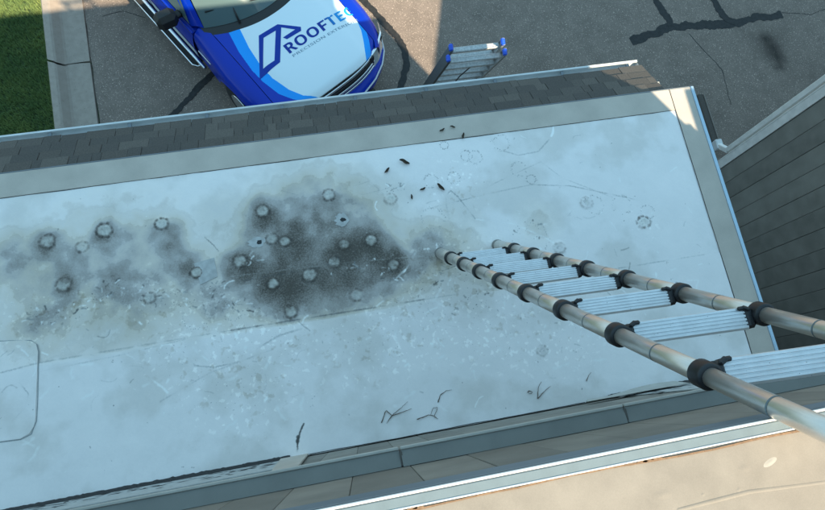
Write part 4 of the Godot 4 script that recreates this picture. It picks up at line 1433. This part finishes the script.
	grid(st, 24, 12, func(i: float, j: float) -> Vector3:
		var u := lerpf(-1, 1, i)
		var x := u * lerpf(0.83, 0.68, j)
		var w := lerpf(wb.call(x), 2.36 + 0.14 * u * u, j)
		return Vector3(x, lerpf(1.15 - 0.03 * u * u, 1.80 - 0.04 * u * u, j) + 0.04 * sin(j * PI), -w), Vector3(0, 1, 0.6))
	var ws := obj("windshield", st, glass, t)
	for q in [[-0.72, 1.90, 0.0, 1.63], [0.06, 1.64, 0.70, 1.88]]:
		st = mb(true)
		var a := Vector3(q[0], 1.275 if q[1] > 1.8 else 1.245, -q[1])
		var b := Vector3(q[2], 1.275 if q[3] > 1.8 else 1.245, -q[3])
		tube(st, [a, a.lerp(b, 0.5) + Vector3(0, 0.008, 0), b], [0.012, 0.013, 0.008], 8)
		tube(st, [Vector3(q[0] + 0.28, 1.14, -1.60), a.lerp(b, 0.45) + Vector3(0, 0.015, 0)], [0.014, 0.010], 8)
		obj("wiper", st, black, t)
	# pillars, cab, roof, doors
	for s in [-1.0, 1.0]:
		st = mb(true)
		grid(st, 6, 10, func(i: float, j: float) -> Vector3:
			var x0 := lerpf(0.835, 0.69, j)
			var w0 := lerpf(1.83, 2.50, j)
			return Vector3(s * (x0 + lerpf(0.0, 0.10, i)), lerpf(1.125, 1.765, j) + 0.02 * sin(i * PI) - 0.05 * i, -(w0 + 0.16 * i)), Vector3(s * 0.6, 1, 0))
		obj("pillar", st, navy, t)
		var white_low := pearl
		for d in [[1.92, 2.98], [2.99, 3.98]]:
			st = mb(true)
			var yr := [[1.0, 0.46], [1.02, 0.62], [1.025, 0.80], [1.005, 0.92], [0.975, 1.02], [0.94, 1.10]]
			grid(st, 4, 5, func(i: float, j: float) -> Vector3:
				var r: Array = yr[int(round(j * 5))]
				return Vector3(s * r[0], r[1], -lerpf(d[0], d[1], i)), Vector3(s, 0.2, 0))
			var door := obj("door", st, navy, t)
			st = mb()
			grid(st, 1, 2, func(i: float, j: float) -> Vector3: return Vector3(s * lerpf(1.012, 1.031, j), lerpf(0.50, 0.74, j), -lerpf(d[0] + 0.03, d[1] - 0.03, i)), Vector3(s, 0, 0))
			obj("door_stripe", st, white_low, door)
			st = mb()
			grid(st, 1, 1, func(i: float, j: float) -> Vector3: return Vector3(s * lerpf(0.935, 0.76, j), lerpf(1.11, 1.70, j), -lerpf(d[0] + 0.08 + (0.42 * j if d[0] < 2.5 else 0.0), d[1] - 0.05, i)), Vector3(s, 0.3, 0))
			obj("window", st, glass, door)
			st = mb()
			b2(st, Vector3(s * 1.0, 0.94, -d[1] + 0.10), Vector3(s * 1.04, 0.97, -d[1] + 0.28), 0.008)
			obj("handle", st, chrome, door)
		# mirror
		st = mb()
		bx(st, Transform3D(Basis(Vector3.UP, s * 0.15), Vector3(s * 1.135, 1.20, -2.17)), Vector3(0.27, 0.23, 0.20), 0.055)
		b2(st, Vector3(s * 0.93, 1.10, -2.24), Vector3(s * 1.06, 1.17, -2.14), 0.015)
		obj("mirror", st, black, t)
		# running board: dark tread between two bright rails
		st = mb()
		b2(st, Vector3(s * 0.99, 0.40, -3.95), Vector3(s * 1.13, 0.44, -1.93), 0.01)
		var rbd := obj("running_board", st, rubber, t)
		st = mb(true)
		tube(st, [Vector3(s * 1.02, 0.455, -1.86), Vector3(s * 1.10, 0.45, -1.89), Vector3(s * 1.14, 0.445, -1.96), Vector3(s * 1.14, 0.445, -3.95)], [0.011, 0.011, 0.011, 0.011], 8)
		tube(st, [Vector3(s * 1.045, 0.452, -1.80), Vector3(s * 1.045, 0.452, -3.95)], [0.028, 0.028], 8)
		obj("board_rail", st, chrome, rbd)
		st = mb()
		bx(st, Transform3D(Basis(Vector3(0, 0, 1), s * 0.25), Vector3(s * 1.035, 0.86, -1.66)), Vector3(0.008, 0.025, 0.26), 0.003)
		obj("badge", st, chrome, t)
	st = mb()
	b2(st, Vector3(-0.985, 0.42, -3.99), Vector3(0.985, 1.05, -1.92), 0.01)
	b2(st, Vector3(-0.80, 0.35, -1.95), Vector3(0.80, 0.90, -0.76))
	obj("cab_body", st, navy, t)
	st = mb(true)
	grid(st, 16, 12, func(i: float, j: float) -> Vector3:
		var u := lerpf(-1, 1, i)
		return Vector3(u * 0.76, 1.80 + 0.06 * (1.0 - u * u) + 0.04 * sin(j * PI) - 0.04 * u * u, -lerpf(2.36 + 0.14 * u * u, 3.85, j)), Vector3.UP)
	obj("cab_roof", st, navy, t)
	st = mb()
	quad(st, Vector3(-0.76, 1.74, -3.85), Vector3(0.76, 1.74, -3.85), Vector3(0.92, 1.08, -3.99), Vector3(-0.92, 1.08, -3.99), Vector3(0, 0.2, -1))
	obj("rear_window", st, glass, t)
	st = mb()
	for s in [-1.0, 1.0]:
		b2(st, Vector3(s * 0.90, 0.50, -5.85), Vector3(s * 1.01, 1.10, -4.0), 0.02)
	b2(st, Vector3(-0.9, 0.50, -5.80), Vector3(0.9, 0.60, -4.0))
	b2(st, Vector3(-0.9, 0.6, -4.08), Vector3(0.9, 1.06, -4.0), 0.01)
	obj("bed", st, navy, t)
	st = mb()
	b2(st, Vector3(-0.89, 0.60, -5.86), Vector3(0.89, 1.09, -5.79), 0.015)
	obj("tailgate", st, navy, t)

# ------------------------------------------------------------------ aluminium ladder on the driveway
func aluminium_ladder() -> void:
	var dn := Vector3(0.005, -0.9485, -0.3167).normalized()
	var nrm := Vector3(1, 0, 0).cross(dn).normalized()
	var t := thing("extension_ladder", "aluminium extension ladder with blue end caps standing behind the gutter", "ladder", Vector3(1.73, 0, -4.35))
	var o := t.position
	for sec in 2:
		var top: Vector3 = Vector3(1.732, 2.60, -3.47) if sec == 0 else Vector3(1.722, 2.54, -3.385)
		var hw := 0.278 if sec == 0 else 0.305
		var ln := (top.y - 0.03) / -dn.y
		for s in [-1.0, 1.0]:
			var st := mb()
			var c: Vector3 = top + Vector3(s * hw, 0, 0) + dn * ln * 0.5 - o
			var b := Basis(Vector3.RIGHT, nrm, dn).orthonormalized()
			bx(st, Transform3D(b, c + Vector3(s * 0.010, 0, 0)), Vector3(0.004, 0.075, ln), 0.001)
			for e in [-1.0, 1.0]:
				bx(st, Transform3D(b, c - Vector3(s * 0.004, 0, 0) + nrm * e * 0.035), Vector3(0.026, 0.004, ln), 0.001)
			var rail := obj("rail", st, M.alu_dark if s < 0 else M.alu, t)
			st = mb()
			bx(st, Transform3D(b, top + Vector3(s * hw, 0, 0) + dn * 0.015 - o), Vector3(0.044, 0.075, 0.05), 0.012)
			obj("end_cap", st, M.blue_cap, rail)
			st = mb()
			bx(st, Transform3D(b, top + Vector3(s * hw, 0, 0) + dn * (ln - 0.01) - o), Vector3(0.045, 0.095, 0.06), 0.01)
			obj("foot", st, M.black_plastic, rail)
		for k in 9:
			var p: Vector3 = top + dn * (0.14 + 0.285 * k) - o
			if p.y < 0.1:
				continue
			var st := mb()
			bx(st, Transform3D(Basis(), p), Vector3(hw * 2.0 - 0.01, 0.024, 0.062), 0.005)
			for q in 3:
				bx(st, at(p + Vector3(0, 0.0125, -0.02 + 0.02 * q)), Vector3(hw * 2.0 - 0.012, 0.003, 0.005), 0.001)
			obj("rung", st, M.alu, t)
	var st2 := mb(true)
	tube(st2, [Vector3(0.02, 1.75, -0.35) + Vector3(0, 0.2, 0.75), Vector3(0.05, 1.5, 0.45), Vector3(-0.02, 1.2, 0.38), Vector3(0.0, 0.9, 0.24)], [0.006, 0.006, 0.006, 0.006], 6)
	st2 = mb(true)
	var r0 := Vector3(1.72, 2.54, -3.385) - o
	tube(st2, [r0 + dn * 0.45 + Vector3(0.03, 0.03, 0.03), r0 + dn * 0.75 + Vector3(-0.04, 0, 0.05), r0 + dn * 1.2 + Vector3(-0.03, 0, 0.05)], [0.007, 0.007, 0.007], 6)
	obj("rope", st2, M.black_plastic, t)

# ------------------------------------------------------------------ telescopic ladder from the lower to the upper roof
func telescopic_ladder() -> void:
	var a0 := [Vector3(0.6644, 4.488, -0.8214), Vector3(1.0558, 4.5115, -0.8081)]
	var dd := [Vector3(-0.0002, 0.9397, 0.3420), Vector3(-0.0068, 0.9400, 0.3414)]
	var base := Vector3(0.86, ROOF, -0.96)
	var t := thing("telescopic_ladder", "grey telescopic ladder with black collars leaning from white roof to upper roof", "ladder", base)
	var steps := 9
	var rad := func(k: int) -> float: return 0.0345 - 0.00195 * k
	for s in 2:
		var d: Vector3 = dd[s].normalized()
		var foot: Vector3 = a0[s] - d * ((a0[s].y - ROOF - 0.012) / d.y)
		for k in range(-1, steps):
			var st := mb(true)
			var p0: Vector3 = foot if k < 0 else a0[s] + d * 0.36 * k
			var p1: Vector3 = a0[s] + d * 0.36 * (k + 1)
			if k == steps - 1:
				p1 = p0 + d * 0.06
			var r: float = rad.call(k + 1) if k >= 0 else 0.0360
			tube(st, [p0 - base, p1 - base], [r, r], 28)
			var sec := obj("rail_section", st, M.rail, t)
			if k < 0:
				st = mb(true)
				tube(st, [foot - d * 0.006 - base, foot + d * 0.03 - base, foot + d * 0.034 - base], [0.0385, 0.0385, 0.036], 24)
				obj("foot", st, mat(lin(0.20, 0.20, 0.19), 0.8), sec)
			else:
				# scuffed band and indicator dot half way up
				st = mb(true)
				var m: Vector3 = p0.lerp(p1, 0.52) - base
				tube(st, [m, m + d * 0.004], [r + 0.0006, r + 0.0006], 24, false)
				obj("scuff_ring", st, M.galv, sec)
	for k in steps:
		var r: float = rad.call(k) + 0.0072
		var inner := []
		for s in 2:
			var d: Vector3 = dd[s].normalized()
			var p: Vector3 = a0[s] + d * 0.36 * k - base
			var st := mb(true)
			tube(st, [p - d * 0.021, p - d * 0.019, p - d * 0.017, p + d * 0.013, p + d * 0.018, p + d * 0.019], [r - 0.004, r - 0.001, r, r, r - 0.002, r - 0.007], 28)
			var col := obj("collar", st, M.black_plastic, t)
			# socket that takes the rung's end
			var side := 1.0 if s == 0 else -1.0
			st = mb()
			bx(st, at(p + Vector3(side * (r + 0.004), -0.012, 0.004)), Vector3(0.024, 0.034, 0.054), 0.007)
			obj("rung_socket", st, M.black_plastic, col)
			st = mb()
			bx(st, Transform3D(Basis(Vector3.FORWARD, 0.12 * side), p + Vector3(side * (r + 0.024), 0.004, -0.022)), Vector3(0.018, 0.008, 0.011), 0.0035)
			bx(st, Transform3D(Basis(Vector3.UP, 0.5 * side), p + Vector3(side * (r + 0.012), 0.006, -0.020)), Vector3(0.022, 0.010, 0.012), 0.004)
			obj("latch", st, M.black_plastic, col)
			inner.append(p + Vector3(side * (r + 0.014), -0.012, 0.004))
		# ribbed rung, swept between the sockets
		var prof := []
		var zz := -0.027
		prof.append(Vector2(-0.0275, -0.012))
		prof.append(Vector2(-0.029, 0.008))
		for q in 6:
			var z0 := -0.0275 + q * 0.0092
			prof.append(Vector2(z0, 0.0125))
			prof.append(Vector2(z0 + 0.0052, 0.0125))
			if q < 5:
				prof.append(Vector2(z0 + 0.0064, 0.0095))
				prof.append(Vector2(z0 + 0.0082, 0.0095))
		prof.append(Vector2(0.029, 0.008))
		prof.append(Vector2(0.0275, -0.012))
		prof.append(Vector2(0.02, -0.015))
		prof.append(Vector2(-0.02, -0.015))
		var st := mb()
		var poly := PackedVector2Array(prof)
		for q in prof.size():
			var u: Vector2 = prof[q]
			var v: Vector2 = prof[(q + 1) % prof.size()]
			var e := v - u
			quad(st, inner[0] + Vector3(0, u.y, u.x), inner[1] + Vector3(0, u.y, u.x), inner[1] + Vector3(0, v.y, v.x), inner[0] + Vector3(0, v.y, v.x), Vector3(0, e.x, -e.y))
		obj("rung", st, M.rung, t)

# ------------------------------------------------------------------ bits on the roof
func debris() -> void:
	var leaves := [
		[0.54, -1.63, 0.05, "long dark curled leaf lying alone on the clean white roof", 0.5], [0.41, -1.585, 0.035, "small crumpled dark leaf beside the long curled leaf", 2.4],
		[0.755, -1.41, 0.045, "dark folded leaf with grey edges midway along the white roof", 0.9], [0.63, -1.415, 0.03, "tiny twisted leaf scrap left of the dark folded leaf", 2.8], [0.545, -1.37, 0.025, "black leaf crumb nearest the stained area below the folded leaf", 1.6],
		[0.985, -1.765, 0.032, "upright black leaf sliver just below the tan border strip", 1.9], [0.845, -1.83, 0.03, "dark leaf scrap caught on the border strip's seam, left of two", 2.7], [0.925, -1.845, 0.026, "dark leaf scrap caught on the border strip's seam, right of two", 0.3]]
	for q in leaves:
		var st := mb(true)
		var c := Vector3(q[0], ROOF + (0.003 if q[1] > -1.76 else 0.008), q[1])
		var b := Basis(Vector3.UP, -q[4])
		grid(st, 14, 4, func(u: float, v: float) -> Vector3:
			var l := (u - 0.5) * 2.0
			var w := pow(1.0 - l * l, 0.7) * 0.30 * (1.0 + 0.22 * sin(u * 8.0 + q[4] * 5.0) * (1.0 if v > 0.5 else -0.7)) + 0.03
			return c + b * (Vector3(l, 1.3 * (v - 0.5) ** 2 + 0.16 * sin(u * 5.0 + q[4]) + 0.16, (v - 0.5) * 2.0 * w) * q[2] * 0.75), Vector3.UP)
		tag(obj("dead_leaf", st, M.leaf), q[3], "leaf", "dead leaves scattered on the lower roof")
	var twigs := [
		[[[0.10, 0.06, 0.14, -0.01, 0.17, 0.03, 0.24, -0.01, 0.28, -0.035], [0.17, 0.03, 0.25, 0.02, 0.3, 0.01], [0.17, 0.03, 0.13, 0.07]], "forked dark twig near the wall, left of the two knotted ones"],
		[[[0.32, 0.08, 0.40, 0.065, 0.43, 0.08, 0.46, 0.03, 0.43, 0.03, 0.41, 0.07], [0.43, 0.08, 0.45, 0.1]], "knotted dark twig bundle near the wall above the ledge joint"],
		[[[0.47, 0.0, 0.49, -0.04, 0.53, -0.06, 0.57, -0.06]], "single curved brown twig lying in the open near the wall"],
		[[[1.10, 0.09, 1.12, 0.02, 1.15, -0.01], [1.10, 0.09, 1.16, 0.05, 1.2, 0.03]], "thin v shaped twig near the wall left of the loose flashing"],
		[[[1.045, 0.04, 1.06, 0.03, 1.075, 0.045, 1.06, 0.055, 1.045, 0.04]], "small balled up bit of twig just left of the v shaped one"],
		[[[1.44, 0.04, 1.46, 0.01, 1.485, -0.01]], "short straight twig just above the loose flashing"]]
	for q in twigs:
		var st := mb(true)
		for l in q[0]:
			var p := []
			var r := []
			var cv := Curve3D.new()
			var vs := pairs(l)
			for k in vs.size():
				var t: Vector2 = (vs[mini(k + 1, vs.size() - 1)] - vs[maxi(k - 1, 0)]) * 0.22
				cv.add_point(Vector3(vs[k].x, ROOF + 0.007 + rng.randf_range(0.0, 0.006), vs[k].y), -Vector3(t.x, 0, t.y), Vector3(t.x, 0, t.y))
			var ln := cv.get_baked_length()
			var steps := maxi(4, int(ln / 0.012))
			for k in steps + 1:
				var f := float(k) / steps
				p.append(cv.sample_baked(ln * f) + Vector3(rng.randf_range(-1, 1), 0, rng.randf_range(-1, 1)) * 0.0016)
				r.append(lerpf(0.0028, 0.0010, f) * rng.randf_range(0.8, 1.25))
			tube(st, p, r, 6)
		tag(obj("twig", st, M.twig), q[1], "twig", "twigs blown against the wall")
